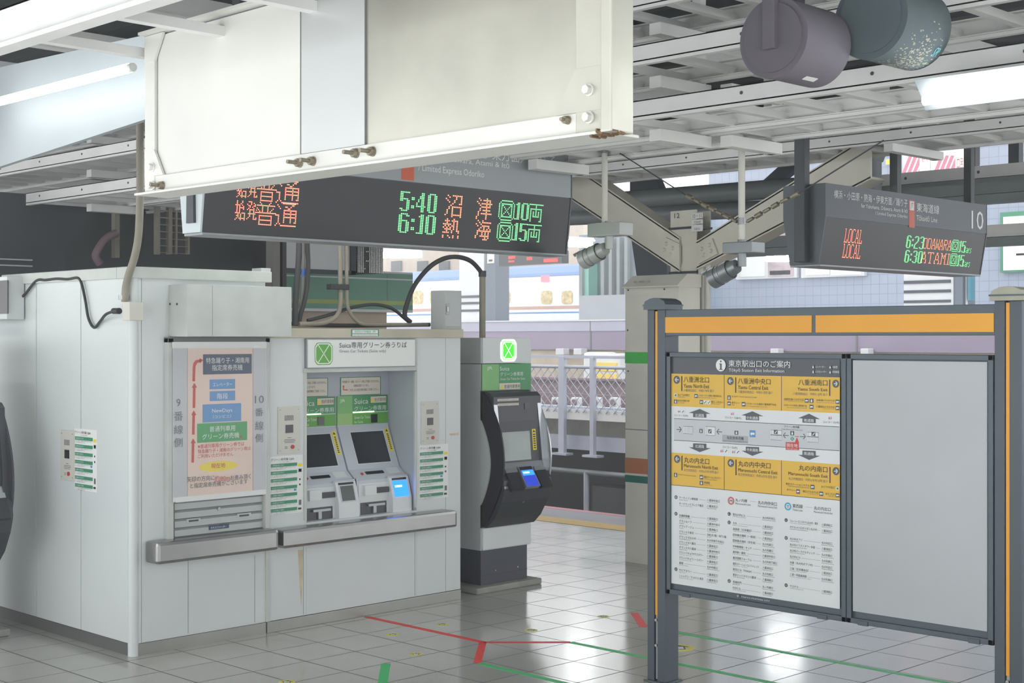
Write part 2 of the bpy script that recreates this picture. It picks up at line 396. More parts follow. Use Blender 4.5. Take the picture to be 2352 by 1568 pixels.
# ------------------------------------------------------------------ cable ladders (three tiers, two bays)
XN, XF, XG = 5.74, 6.42, 6.93; ZT = [3.195, 3.482, 3.769]; Y0, Y1 = 1.6, 14.8
def rail(name, x, z, parent, sgn, h=.085):
    b = MB(); c = .045 * sgn
    b.box((x, Y0, z), (x + .006 * sgn, Y1, z + h), 'tray_white')
    b.box((x, Y0, z), (x + c, Y1, z + .006), 'tray_white'); b.box((x, Y0, z + h - .006), (x + c, Y1, z + h), 'tray_white')
    b.box((x, Y0, z - .018), (x + c * .8, Y1, z - .001), 'tray_white')
    y = Y0 + .4
    while y < Y1:                                            # punched bolt holes
        b.cyl((x - .003 * sgn, y, z + h * .55), (x + .001, y, z + h * .55), .009, 'dark_steel', seg=8); y += .72
    return b.build(name, parent)
def ladder(xa, xb, z, label, rungs_off, single=True):
    e = empty('cable_ladder', (xa, Y0, z), label, 'cable ladder', 'cable ladders under the platform roof')
    rail('rail', xa, z, e, 1); rail('rail', xb, z, e, -1)
    y = Y0 + rungs_off
    while y < Y1:
        b = MB(); b.box((xa + .006, y, z + .004), (xb - .006, y + .048, z + .044), 'tray_white'); b.build('rung', e); y += .33
    return e
for z, t in zip(ZT, ('lowest', 'middle', 'topmost')):
    ladder(XN, XF, z, f'white steel cable ladder, {t} of the three stacked tiers behind the girder', .1)
ladder(XF + .05, XG, ZT[0], 'narrow white cable ladder beside the lowest tier, above the camera poles', .22)
ZC = onX(1410, 392, 9.9).z
ladder(9.9, 10.6, ZC, 'white cable ladder over the forked column on the far side', .3)
z2 = onX(130, 62, 2.72).z
e = empty('roof_beam', (2.72, 4, z2), 'white channel beam with short rafters at the near roof edge, above the big girder', 'beam')
b = MB(); b.box((2.72, Y0, z2), (2.728, Y1, z2 + .15), 'tray_white'); b.box((2.70, Y0, z2 - .02), (2.78, Y1, z2), 'tray_white'); b.box((2.72, Y0, z2 + .142), (2.78, Y1, z2 + .15), 'tray_white'); b.build('channel', e)
for k in range(5):
    y = 3.1 + .62 * k; b = MB(); b.box((2.735, y, z2 + .01), (3.45, y + .05, z2 + .05), 'tray_white'); b.build('rafter', e)
# hangers: post on the far rail, arms reaching under the near rail
def hanger(px, xa, xb, tiers, zbot, label):
    y = onX(px, 250, xb).y
    e = empty('ladder_hanger', (xb, y, zbot), label, 'hanger', 'hangers carrying the cable ladders')
    b = MB(); b.box((xb + .005, y, zbot), (xb + .055, y + .06, 4.2), 'tray_white', .004); b.build('post', e)
    for z in tiers:
        b = MB(); b.box((xa - .03, y - .035, z - .085), (xb + .06, y + .045, z - .02), 'tray_white', .004); b.build('arm', e)
hanger(1608, XF - .36, XF, ZT, ZT[0] - .085, 'white hanger frame left of the drum hoods, arms under three tiers')
hanger(1772, XG - .40, XG, ZT[:2], ZT[0] - .085, 'white hanger arm at the top of the right camera pole')
hanger(1330, XG - .40, XG, ZT[:2], ZT[0] - .085, 'white hanger arm at the top of the left camera pole')
hanger(300, XF - .36, XF, ZT, ZT[0] - .085, 'white hanger frame far left over the dark stair enclosure')
hanger(2150, 9.9, 10.6, [ZC], ZC - .085, 'white hanger post under the right lamp by the platform sign')

# ------------------------------------------------------------------ roof girder in front
XGd = 3.28; ZB = onX(309, 449, XGd).z; ZTp = ZB + .70
yl = onX(340, 400, XGd + .03).y; yr = onX(1426, 300, XGd + .03).y
gi = empty('roof_girder', (XGd, (yl + yr) / 2, ZB), 'big white painted steel girder hanging across the top of the view', 'girder')
G = XP(XGd + .03)
yt = onX(308, 449, XGd).y
b = MB(); b.box((XGd, onX(1385, 310, XGd).y, ZB), (XGd + .17, yt, ZB + .010), 'girder_paint', .002); b.build('bottom_flange', gi)
b = MB(); b.box((XGd - .02, yr, ZTp - .012), (XGd + .17, yl, ZTp), 'girder_paint'); b.build('top_flange', gi)
b = MB(); b.box((XGd + .035, yr + .01, ZB + .01), (XGd + .05, yl, ZTp - .012), 'pipe_grey'); b.build('web', gi)
ya, yb_, yc = onX(362, 300, XGd + .03).y, onX(693.5, 300, XGd + .03).y, onX(841.5, 300, XGd + .03).y; yd = onX(1330, 200, XGd + .03).y
for nm, (p, q, m, t) in dict(a=(ya - .008, yb_ + .0015, 'girder_paint', .028), b=(yb_ - .003, yc + .003, 'girder_mid', .024), c=(yc - .0015, yd + .008, 'girder_stained', .030)).items():
    b = MB(); b.box((XGd + t, q, ZB + .078), (XGd + .036, p, ZTp - .02), m); o = b.build('web_panel', gi)
    if nm == 'c': o['label'] = 'older, stained metal panel'
for yy in (yb_, yc):
    b = MB(); b.box((XGd + .0225, yy - .0018, ZB + .078), (XGd + .03, yy + .0018, ZTp - .02), 'wall_seam'); b.build('panel_seam', gi)
b = MB(); b.box((XGd + .018, yr + .04, ZB + .010), (XGd + .026, yl - .004, ZB + .076), 'girder_paint', .002); b.build('bottom_angle', gi)
# end stiffeners with sloped gussets
def stiff(y0, y1, sgn):
    b = MB(); b.box((XGd + .014, y0, ZB + .01), (XGd + .03, y1, ZTp - .012), 'girder_paint', .003)
    ye = y1 if sgn < 0 else y0
    for zz, s in ((ZB + .078, 1), (ZTp - .02, -1)):
        pts = [(XGd + .012, y0, zz), (XGd + .012, y1, zz), (XGd + .012, y1, zz + s * .085), (XGd + .012, y0, zz + s * .085)]
        k = ye + sgn * .075
        b.prism([(XGd + .012, ye, zz), (XGd + .012, k, zz), (XGd + .012, ye, zz + s * .12)], (.012, 0, 0), 'girder_paint')
    return b
stiff(yl - .05, yl, 1).build('end_stiffener', gi) if False else None
b = stiff(ya, yl, -1)
b = MB(); b.box((XGd + .014, ya, ZB + .01), (XGd + .034, yl, ZTp - .012), 'girder_paint', .003)
for zz, s in ((ZB + .076, 1), (ZTp - .014, -1)):
    b.prism([(XGd + .012, ya + .002, zz), (XGd + .012, ya - .072, zz), (XGd + .012, ya + .002, zz + s * .115), (XGd + .012, yl, zz + s * .115), (XGd + .012, yl, zz)], (.012, 0, 0), 'girder_paint')
b.build('end_stiffener', gi)
b = MB(); b.box((XGd + .014, yr + .04, ZB + .01), (XGd + .034, yd, ZTp - .012), 'girder_old', .003)
b.prism([(XGd + .012, yd, ZB + .076), (XGd + .012, yd + .085, ZB + .076), (XGd + .012, yd, ZB + .21), (XGd + .012, yr + .06, ZB + .21), (XGd + .012, yr + .06, ZB + .076)], (.012, 0, 0), 'girder_old')
b.build('end_stiffener', gi)
b = MB(); b.box((XGd - .015, yr, ZB + .0), (XGd + .09, yr + .045, ZTp), 'girder_old', .006); b.build('end_post', gi)
for k in range(14):                                        # flaking rust at the lower right corner
    pass
b = MB()
for k in range(26):
    yy = yr + random.uniform(-.003, .12); zz = ZB - random.uniform(-.012, .006)
    b.cyl((XGd - .012 + random.uniform(0, .05), yy, zz), (XGd + .05, yy + .004, zz), random.uniform(.003, .008), 'rust', seg=6)
b.build('rust_flakes', gi, kind='stuff')
def bolt(px, py, ln, hx=.016, back=.0):
    p = onX(px, py, XGd + .018); b = MB()
    b.cyl(p, p + Vector((-.006, 0, 0)), hx * 1.15, 'bolt', seg=14)
    b.cyl(p + Vector((-.006, 0, 0)), p + Vector((-.022, 0, 0)), hx, 'bolt', seg=6, smooth=False)
    if ln > .03: b.cyl(p + Vector((-.022, 0, 0)), p + Vector((-ln, 0, 0)), hx * .5, 'bolt', seg=10)
    b.build('bolt', gi)
def cap_bolt(px, py, r=.017):
    p = onX(px, py, XGd + .013); b = MB()
    b.cyl(p, p + Vector((-.006, 0, 0)), r * 1.1, 'girder_paint', seg=16); b.cyl(p + Vector((-.006, 0, 0)), p + Vector((-.024, 0, 0)), r * .86, 'girder_paint', seg=6, smooth=False)
    b.build('bolt', gi)
for q in ((690, 374), (720, 370), (819, 352), (857, 348), (374, 426)): bolt(q[0], q[1], .062)
bolt(1305, 276, .035, .012)
for q in ((352, 384), (352, 426), (1355, 207), (1355, 270)): cap_bolt(*q)

# ------------------------------------------------------------------ fluorescent lamps
def tube_lamp(name, c, axis, length, r, label, group=None, hood=True, m='tube', hood_w=.13, hood_h=.07):
    c = Vector(c); a = Vector(axis) * (length / 2)
    e = empty(name, c, label, 'lamp', group)
    b = MB(); b.cyl(c - a, c + a, r, m, seg=12); b.build('tube', e)
    if hood:
        b = MB(); s = Vector((-axis[1], axis[0], 0)) * hood_w
        t = Vector((0, 0, r + .012)); u = Vector((0, 0, r + .012 + hood_h)); aa = a * 1.04
        b.prism([c - aa - s + t, c - aa + s + t, c - aa + s * .45 + u, c - aa - s * .45 + u], aa * 2, 'white_paint'); b.build('housing', e)
    for s in (-1, 1):
        b = MB(); b.box(c + a * s + Vector((-.02, -.02, -r * 1.1)), c + a * s + Vector((.02, .02, r + .02)), 'white_paint'); b.build('end_holder', e)
    return e
# lamp beside the girder (upper left) with its slanting white reflector board
R = XP(3.62)
b0 = empty('reflector_lamp', onX(150, 330, 3.62), 'long fluorescent lamp on a slanting white reflector board left of the girder', 'lamp')
b = MB(); pts = [R.P(-60, 168), R.P(352, 76), R.P(352, 268), R.P(-60, 402)]; b.prism(pts, (.03, 0, 0), 'reflector'); b.build('reflector_board', b0)
b = MB(); p0, p1 = onX(-60, 248, 3.40), onX(298, 156, 3.40); b.cyl(p1, p0, .022, 'tube_soft', seg=12); b.build('tube', b0)
b = MB(); b.cyl(p1, p1 + (p1 - p0).normalized() * .03, .02, 'white_paint', seg=12); b.build('end_holder', b0)
# lamp on the right
XL = 5.45; pl_ = onX(2122, 231, XL); c = Vector((XL, pl_.y - .62, pl_.z))
e = empty('batten_lamp', c, 'long fluorescent batten lamp under the cable ladders at the right edge', 'lamp')
b = MB(); b.cyl((XL, pl_.y, pl_.z), (XL, pl_.y - 1.25, pl_.z), .02, 'tube_soft', seg=12); b.build('tube', e)
b = MB(); yy = onX(2106, 200, XL).y; zz = onX(2106, 186, XL).z
b.prism([(XL - .02, yy, zz), (XL + .16, yy, zz), (XL + .16, yy, pl_.z - .01), (XL + .07, yy, pl_.z - .03), (XL + .03, yy, pl_.z + .03)], (0, -1.3, 0), 'reflector'); b.build('housing', e)
# rows of the same lamp further along and overhead, out of the photo's frame but lighting the place
for (x, y, z) in ((1.5, 1.2, 3.45), (1.5, -1.2, 3.45), (3.3, 9.6, 3.3), (3.4, 1.1, 3.3), (5.6, 1.2, 3.2), (6.05, 8.0, 3.12), (5.2, 7.0, 3.15), (5.9, -1.2, 3.2), (8.2, 2.2, 3.6), (8.3, 7.6, 3.7), (8.6, -.5, 3.6)):
    e = tube_lamp('batten_lamp', (x, y, z), (0, 1, 0), 1.25, .018, 'fluorescent batten lamp of the overhead rows', 'overhead lamp rows')
    for q in (-.4, .4): b = MB(); b.cyl((x, y + q, z + .1), (x, y + q, 4.24), .01, 'white_paint', seg=8); b.build('hanger_rod', e)

# ================================================================== TICKET KIOSKS
k0 = onZ(303, 1508, 0); XK, YK = k0.x, k0.y
K = YP(YK); KS = XP(XK)
def kx(px, off=0): return K.off(off).hit(px, 900)[0]
def kz(px, py, off=0): return K.off(off).hit(px, py)[1]
def ky(px): return onX(px, 1000, XK).y
xs = kx(611); xe = kx(1057.5); zA = kz(312, 612); zB = kz(860, 755)
yend = ky(-40)
kA = empty('ticket_kiosk', (XK, YK, 0), 'taller white panelled kiosk with a closed roller shutter behind a pink notice', 'kiosk')
b = MB(); b.box((XK + .012, YK + .012, .0), (xs, yend, zA - .03), 'wall_panel')
b.build('core', kA)
sk = kz(400, 1472) - .0 if False else KS.hit(250, 1464)[1]
sk = max(.07, KS.hit(296, 1477.6)[1])
for (p0, p1) in ((300, 186.5), (184.8, 84), (82.4, -40)):           # side panels
    b = MB(); b.box((XK, ky(p1) , sk), (XK + .02, ky(p0) , zA - .06), 'wall_panel', .002); b.build('side_panel', kA)
for (p0, p1) in ((317, 324.6), (325.6, 609.5)):                     # front panels
    b = MB(); b.box((kx(p0), YK, sk), (kx(p1), YK + .02, zA - .06), 'wall_panel', .002); b.build('front_panel', kA)
b = MB(); b.cyl((XK + .022, YK + .022, .0), (XK + .022, YK + .022, zA - .06), .034, 'wall_panel', seg=20); b.build('corner_bead', kA)
b = MB(); b.box((XK - .02, YK - .02, zA - .075), (kx(621), YK + .16, zA), 'cap_grey', .006); b.box((XK - .02, YK + .161, zA - .075), (XK + .14, ky(9), zA), 'cap_grey', .006)
b.build('parapet_cap', kA)
b = MB(); b.box((XK - .002, YK + .01, 0), (XK + .02, yend, sk - .002), 'skirting_dark'); o = b.build('skirting', kA); o['label'] = 'dark grey skirting'
b = MB(); b.box((kx(318), YK - .004, 0), (kx(610), YK + .02, sk - .004), 'skirting'); b.build('skirting', kA)
# header box over the shutter
zh1, zh0 = K.off(.22).hit(432, 652)[1], K.off(.22).hit(432, 773)[1]
xh0, xh1 = K.off(.22).hit(430, 700)[0], K.off(.22).hit(670, 700)[0]
b = MB(); b.box((xh0, YK - .22, zh0), (xh1, YK, zh1), 'cap_grey', .004)
xm = K.off(.22).hit(488, 700)[0]; b.box((xm - .001, YK - .221, zh0 + .004), (xm + .001, YK - .219, zh1 - .004), 'wall_seam')
for px in (391, 407):
    q = onX(px, 698, xh0); b.cyl(q + Vector((.001, 0, 0)), q + Vector((-.004, 0, 0)), .008, 'dark_steel', seg=10)
b.build('header_box', kA)
# shutter and frame
b = MB(); b.pslab(K, 386, 776, 1240, 399, 0, .05, 'cap_grey', .003); b.pslab(K, 610, 776, 1228, 620, 0, .05, 'cap_grey', .003); b.pslab(K, 386, 774, 786, 620, 0, .05, 'wall_seam'); b.build('shutter_frame', kA)
b = MB(); zt, zb = kz(400, 786), kz(400, 1234); n = 22; h = (zt - zb) / n; xa, xb = kx(397), kx(612)
for i in range(n):
    z = zb + i * h; P = [(xa, YK - .004, z), (xa, YK - .022, z + h * .12), (xa, YK - .022, z + h * .8), (xa, YK - .006, z + h * .98)]
    b.prism(P, (xb - xa, 0, 0), 'shutter')
for px, py in ((445, 1196), (561, 1184)):
    b.pslab(K, px - 16, py - 4, py + 5, px + 16, .02, .026, 'cap_grey', .002); b.pslab(K, px - 11, py - 1.5, py + 2.5, px + 11, .026, .028, 'dark_steel')
p = K.P(502, 1168, .022); b.cyl(p, p + Vector((0, -.008, 0)), .012, 'steel', seg=14)
b.pslab(K, 480, 1207, 1217, 526, .022, .025, 'ink_navy'); b.text('ｾｷｽｲｼｬｯﾀｰ', K, 484, 1209, 1215, 520, .0262, 'ink_white')
b.build('shutter', kA)
b = MB(); b.box((kx(609), YK - .012, sk), (kx(618), YK + .01, zA - .5), 'cap_grey', .002); b.build('joint_cover', kA)

kB = empty('ticket_kiosk', (xs, YK, 0), 'lower white ticket kiosk with two ticket machines in its recess', 'kiosk')
YB = YK + .33; xo0, xo1 = kx(704), kx(957); zo1, zo0 = kz(705, 852), kz(705, 1200)
def dep(b, x0, x1, z0, z1, y0, m='wall_panel', bev=.002): b.box((x0, y0, z0), (x1, YK + 1.15, z1), m, bev)
xq = [xs + .012, xo0, kx(953) if False else xo1, xe]
for (x0, x1, z0, z1) in ((xs + .012, xo0 - .001, sk, zB - .06), (xo1 + .001, kx(1023.3), sk, zB - .06), (kx(1024), xe, sk, zB - .06), (xo0, kx(952) if False else xo1, sk, zo0), (xo0, xo1, zo1, zB - .06)):
    b = MB(); dep(b, x0, x1, z0, z1, YK); b.build('wall_panel', kB)
b = MB()
for px in (696.5, 953):
    x = kx(px); b.box((x - .0012, YK - .0012, sk + .01), (x + .0012, YK + .01, zo0 - .06), 'wall_seam')
b.build('panel_joint', kB)
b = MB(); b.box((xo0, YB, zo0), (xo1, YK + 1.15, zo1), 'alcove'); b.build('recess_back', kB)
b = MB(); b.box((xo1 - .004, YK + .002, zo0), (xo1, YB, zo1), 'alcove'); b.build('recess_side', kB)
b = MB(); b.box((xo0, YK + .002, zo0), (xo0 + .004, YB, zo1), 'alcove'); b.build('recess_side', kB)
b = MB()
b.pslab(K, 699, 846, 856, 956, -.02, .02, 'cap_grey', .003); b.pslab(K, 700, 855, 1196, 705, -.01, .012, 'cap_grey', .002); b.pslab(K, 954, 853, 1165, 957, -.01, .01, 'cap_grey', .002)
b.build('recess_frame', kB)
b = MB(); b.box((xs - .0, YK - .025, zB - .068), (xe + .01, YK + 1.17, zB), 'cap_stained', .005); b.build('parapet_cap', kB)
b = MB(); b.box((xs + .006, YK - .006, 0), (xe, YK + 1.1, sk - .003), 'skirting', .002); b.build('skirting', kB)
for q in ([(684, 1262), (696, 1262), (695, 1330), (692, 1392), (688, 1340)], [(698, 880), (702, 880), (702, 985), (699, 960)], [(698, 1010), (702, 1012), (701.5, 1062), (699, 1050)], [(1030, 996), (1054, 993), (1054, 999), (1036, 1000)]):
    b = MB(); b.shape(K, q[::-1], .0006, 'stain'); b.build('rust_stain', kB)
for pxj in (432, 585):
    b = MB(); x = kx(pxj); b.box((x - .0013, YK - .0013, sk + .01), (x + .0013, YK + .01, kz(pxj, 1275)), 'wall_seam'); b.build('panel_joint', kA)
# light-box sign above the recess
sg = empty('ticket_sign', K.P(830, 846, 0), 'white sign with green clover reading green car tickets above the recess', 'sign')
b = MB(); b.pslab(K, 704.5, 777.5, 846.5, 955.5, 0, .03, 'sign_edge', .003); b.build('frame', sg)
b = MB(); b.pslab(K, 707.5, 780.5, 844, 953.5, .026, .033, 'paper', .001); b.build('face', sg)
b = MB(); clover(b, K, 743.5, 812, 20.5, 25.5, .0345, 'ink_white', 'green_clover'); o = b.build('clover_emblem', sg); o['label'] = 'green clover emblem'; b = MB()
b.text('Suica専用グリーン券うりば', K, 779.5, 785, 799.5, 934.5, .0345, 'ink'); b.text('Green Car Tickets (Suica only)', K, 779.5, 803, 811.5, 886.5, .0345, 'ink_grey'); b.build('lettering', sg)
def f(b):
    q = K.off(.026); b.pslab(K, 807, 755.8, 772, 870.5, .026, .0285, 'ink_green', .001); b.pslab(K, 809.5, 757.5, 765.5, 868, .0285, .0292, 'paper'); b.pslab(K, 809.5, 767, 771.3, 868, .0285, .0292, 'paper')
    b.text('防犯カメラ作動中', K, 815, 758.6, 764.5, 852, .0298, 'ink_green'); b.text('JR', K, 856, 758.8, 764.2, 863, .0298, 'ink_green'); b.text('Security Camera in Operation', K, 812, 768, 770.6, 865, .0298, 'ink_green')
one('camera_notice', f, 'small green and white sticker on the parapet edge above the clover sign', 'sticker')

# stainless counters
def counter(px0, px1, yt0, yb0, yt1, yb1, back, label):
    o = .155; q = K.off(o); x0, zt = q.hit(px0, yt0); _, zb = q.hit(px0, yb0); x1 = q.hit(px1, (yt1 + yb1) / 2)[0]
    e = empty('counter_shelf', ((x0 + x1) / 2, YK, zb), label, 'counter', 'stainless counters on the kiosk front')
    b = MB(); b.box((x0, YK - o, zb), (x1, YK - .0, zt), 'steel', .022)
    if back: b.box((xo0 + .005, YK - .02, zt - .03), (xo1 - .005, YK + .16, zt - .004), 'steel', .003)
    b.build('shelf', e); return e, zt, x1
counter(362, 641, 1247, 1298, 1217, 1263, False, 'brushed stainless counter below the roller shutter')
_, zcnt, xcnt = counter(651, 1051, 1218, 1261, 1168, 1211, True, 'longer brushed stainless counter below the two ticket machines')

# intercom panels
def intercom(pl, x0, yt, yb, x1, label, off=.0):
    u0, v1 = pl.hit(x0, yt); u1 = pl.hit(x1, (yt + yb) / 2)[0]; v0 = pl.hit(x0, yb)[1]; W = u1 - u0; Hh = v1 - v0
    e = empty('wall_intercom', pl.pt((u0 + u1) / 2, v0), label, 'intercom', 'beige intercom panels on the kiosk walls')
    b = MB(); b.slab(pl, u0, v0, u1, v1, 0, .006, 'intercom', .002)
    for a, c in ((.1, .93), (.9, .93), (.1, .07), (.9, .07)):
        p = pl.pt(u0 + a * W, v0 + c * Hh, .006); b.cyl(p, p + pl.n * .002, .004, 'steel_dull', seg=8)
    b.build('plate', e)
    def R_(m, a0, c0, a1, c1, t, nm, bev=.0):
        b = MB(); b.slab(pl, u0 + a0 * W, v0 + c0 * Hh, u0 + a1 * W, v0 + c1 * Hh, .005, t, m, bev); b.build(nm, e)
    R_('glass_black', .33, .44, .67, .61, .0085, 'camera_window')
    b = MB()
    for k in range(7):
        a = .30 + k * .058; b.slab(pl, u0 + a * W, v0 + .70 * Hh, u0 + (a + .03) * W, v0 + .81 * Hh, .006, .0072, 'ink_grey')
    b.build('speaker_grille', e)
    p = pl.pt(u0 + .64 * W, v0 + .14 * Hh, .006); b = MB(); b.cyl(p, p + pl.n * .008, W * .075, 'button_red', seg=18); b.build('call_button', e)
    b = MB()
    for c, a0, a1 in ((.33, .42, .6), (.29, .28, .76), (.26, .26, .78), (.23, .3, .72), (.14, .3, .42), (.11, .3, .42)): b.slab(pl, u0 + a0 * W, v0 + c * Hh, u0 + a1 * W, v0 + (c + .012) * Hh, .006, .0066, 'ink_grey')
    b.build('lettering', e)
intercom(KS, 140.5, 986, 1101, 171.5, 'beige intercom panel on the kiosk side wall')
intercom(K, 637.6, 933.8, 1043, 688.6, 'beige intercom panel left of the ticket machine recess')
intercom(K, 966.5, 922, 1020, 1006.8, 'beige intercom panel right of the ticket machine recess')
# question-and-answer posters
def qa(pl, x0, yt, yb, x1, label):
    u0, v1 = pl.hit(x0, yt); u1 = pl.hit(x1, (yt + yb) / 2)[0]; v0 = pl.hit(x0, yb)[1]; W = u1 - u0; Hh = v1 - v0
    b = MB(); b.slab(pl, u0, v0, u1, v1, .0005, .0025, 'paper')
    def q(a0, c0, a1, c1, m): b.poly([pl.pt(u0 + a * W, v0 + c * Hh, .0032) for a, c in ((a0, c0), (a1, c0), (a1, c1), (a0, c1))], m)
    def t(s, a0, c0, a1, c1, m, o=.0038):
        v, f, _ = glyphs(s); b.add([pl.pt(u0 + (a0 + x * (a1 - a0)) * W, v0 + (c0 + y * (c1 - c0)) * Hh, o) for x, y in v], f, m)
    t('グリーン券売機 Q&A', .02, .915, .73, .965, 'ink'); t('～よくあるご質問～', .26, .885, .6, .903, 'ink_grey'); 
    qs = ['1. 券売機の使い方は？', '2. 定期券は使えますか？', '3. 座席の変更は？', '4. 払い戻しはできますか？', '5. 満席の場合は？', '6. 領収書はありますか？', '7. その他のご案内']
    for i in range(7):
        c = .815 - i * .128; q(.02, c, .82, c + .055, 'ink_green'); t(qs[i], .04, c + .014, .42, c + .041, 'ink_white')
        for k in range(2): t('グリーン券はご乗車前にお買い求めください', .02, c - .022 - k * .026, .78 - .3 * k, c - .004 - k * .026, 'ink_grey')
    q(.85, .80, .97, .85, 'yellow'); q(.86, .70, .96, .76, 'ink_grey'); q(.875, .71, .945, .75, 'paper'); q(.72, .385, .80, .42, 'ink_blue'); q(.87, .13, .95, .22, 'ink_grey'); q(.85, .05, .95, .085, 'ink')
    for c in (.56, .47): b.disc(pl, 0, 0, 1, 0, 'ink', 3) if False else q(.88, c, .93, c + .03, 'ink')
    b.build('wall_poster', label=label, cat='poster', group='question and answer posters on the kiosks')
qa(KS, 172, 983, 1123, 223.4, 'green striped question and answer poster on the kiosk side wall')
qa(K, 619.8, 1048.6, 1183.5, 695.2, 'green striped question and answer poster below the left intercom panel')
qa(K, 962.6, 1023, 1148, 1029, 'green striped question and answer poster below the right intercom panel')

# big notice in a clear film over the shutter
NP = K.off(.055); e = empty('direction_notice', K.P(505, 1150, .05), 'large pink notice in clear film over the roller shutter, red arrows up', 'notice')
Z7 = lambda x, y: (300 + x / 2.1778, 600 + y / 2.1778)
def n_t(b, s, x0, yt_, yb_2, x1, m, off=.0038):
    (a, c), (d, g) = Z7(x0, yt_), Z7(x1, yb_2); b.text(s, NP, a, c, g, d, off, m)
def n_q(b, x0, y0, x1, y1, m, off):
    (a, c), (d, g) = Z7(x0, y0), Z7(x1, y1); b.quad(NP, a, c, g, d, off, m)
b = MB(); b.quad(NP, 397, 787, 1153, 612, .0, 'paper'); b.quad(NP, 397, 787, 1153, 612, -.002, 'paper')
n_q(b, 214, 435, 284, 1182, 'paper_grey', .001); n_q(b, 612, 435, 678, 1165, 'paper_grey', .001); n_q(b, 284, 435, 612, 1180, 'paper_pink', .001)
n_q(b, 283, 435, 285, 1182, 'ink_grey', .0012); n_q(b, 611, 435, 613, 1165, 'ink_grey', .0012)
b.build('sheet', e)
b = MB()
n_q(b, 362, 465, 606, 566, 'ink_navy', .002); n_q(b, 395, 591, 523, 640, 'ink_blue', .002); n_q(b, 396, 650, 523, 699, 'ink_blue', .002); n_q(b, 360, 716, 553, 806, 'ink_blue', .002); n_q(b, 333, 812, 583, 908, 'ink_greenbox', .002)
NPo = NP; b.disc(NP, *Z7(439, 1024), 12, .002, 'yellow', kx=4.35)
for s, x0, y0, y1, x1, m in (('特急踊り子・湘南用', 378, 482, 511, 592, 'ink_white'), ('指定席券売機', 407, 517, 547, 560, 'ink_white'), ('エレベーター', 412, 606, 626, 508, 'ink_white'), ('階段', 433, 660, 689, 487, 'ink_white'), ('NewDays', 408, 738, 762, 508, 'ink_white'), ('（コンビニ）', 411, 769, 786, 503, 'ink_white'),
    ('普通列車用', 395, 825, 853, 523, 'ink_white'), ('グリーン券売機', 358, 864, 892, 543, 'ink_white'), ('※', 545, 870, 885, 560, 'ink_red'), ('※普通列車用グリーン券では', 337, 915, 937, 568, 'ink_red'), ('特急踊り子・湘南のグリーン車は', 337, 941, 961, 600, 'ink_red'), ('ご利用いただけません', 337, 965, 985, 513, 'ink_red'),
    ('現在地', 403, 1011, 1036, 473, 'ink_red'), ('矢印の方向に', 282, 1078, 1106, 420, 'ink'), ('約80m', 420, 1073, 1100, 497, 'ink_red'), ('お進み頂く', 499, 1070, 1095, 602, 'ink'), ('と指定席券売機がございます', 298, 1110, 1136, 585, 'ink'),
    ('9', 229, 688, 726, 250, 'ink_grey'), ('番', 217, 752, 798, 262, 'ink_grey'), ('線', 217, 820, 865, 262, 'ink_grey'), ('側', 217, 884, 930, 260, 'ink_grey'), ('10', 622, 672, 710, 667, 'ink_grey'), ('番', 622, 735, 775, 663, 'ink_grey'), ('線', 623, 800, 845, 665, 'ink_grey'), ('側', 623, 863, 906, 662, 'ink_grey')): n_t(b, s, x0, y0, y1, x1, m)
n_q(b, 420, 1099, 497, 1101, 'ink_red', .003)
for (y0, y1) in ((885, 1006), (745, 866), (607, 733)):
    dx = (885 - y0) * .022
    b.shape(NP, [Z7(304 + dx, y1), Z7(317 + dx, y1), Z7(319 + dx, y0 + 22), Z7(306 + dx, y0 + 22)], .002, 'ink_red'); b.shape(NP, [Z7(300 + dx, y0 + 24), Z7(326 + dx, y0 + 24), Z7(313 + dx, y0)], .002, 'ink_red')
b.shape(NP, [Z7(309, 600), Z7(322, 600), Z7(325, 525), Z7(333, 509), Z7(348, 503), Z7(348, 490), Z7(326, 494), Z7(315, 508), Z7(311, 528)], .002, 'ink_red'); b.shape(NP, [Z7(345, 484), Z7(346, 510), Z7(363, 494)], .002, 'ink_red')
b.build('lettering', e)
# the film: a slightly rippled clear sleeve
b = MB(); u0, v1 = NP.hit(395.5, 785); u1 = NP.hit(613, 960)[0]; v0 = NP.hit(395.5, 1158)[1]; nx, nz = 14, 22; gp = []
for j in range(nz + 1):
    for i in range(nx + 1):
        a, c = i / nx, j / nz; gp.append(NP.pt(u0 + a * (u1 - u0), v0 + c * (v1 - v0) + (.012 * a if j == 0 else 0), .009 + .006 * math.sin(a * 7 + c * 5) * math.sin(c * 11 - a * 3) + (.014 * (1 - c) ** 6 * (1 - a))))
b.add(gp, [(j * (nx + 1) + i, j * (nx + 1) + i + 1, (j + 1) * (nx + 1) + i + 1, (j + 1) * (nx + 1) + i) for j in range(nz) for i in range(nx)], 'film', True); o = b.build('clear_sleeve', e); o['label'] = 'clear glossy plastic sleeve'
b = MB(); b.pslab(K, 395.5, 785, 799, 612.5, .056, .0585, 'paper'); b.pslab(K, 404, 1142, 1154, 611, .056, .0585, 'paper'); b.build('edge_strip', e)

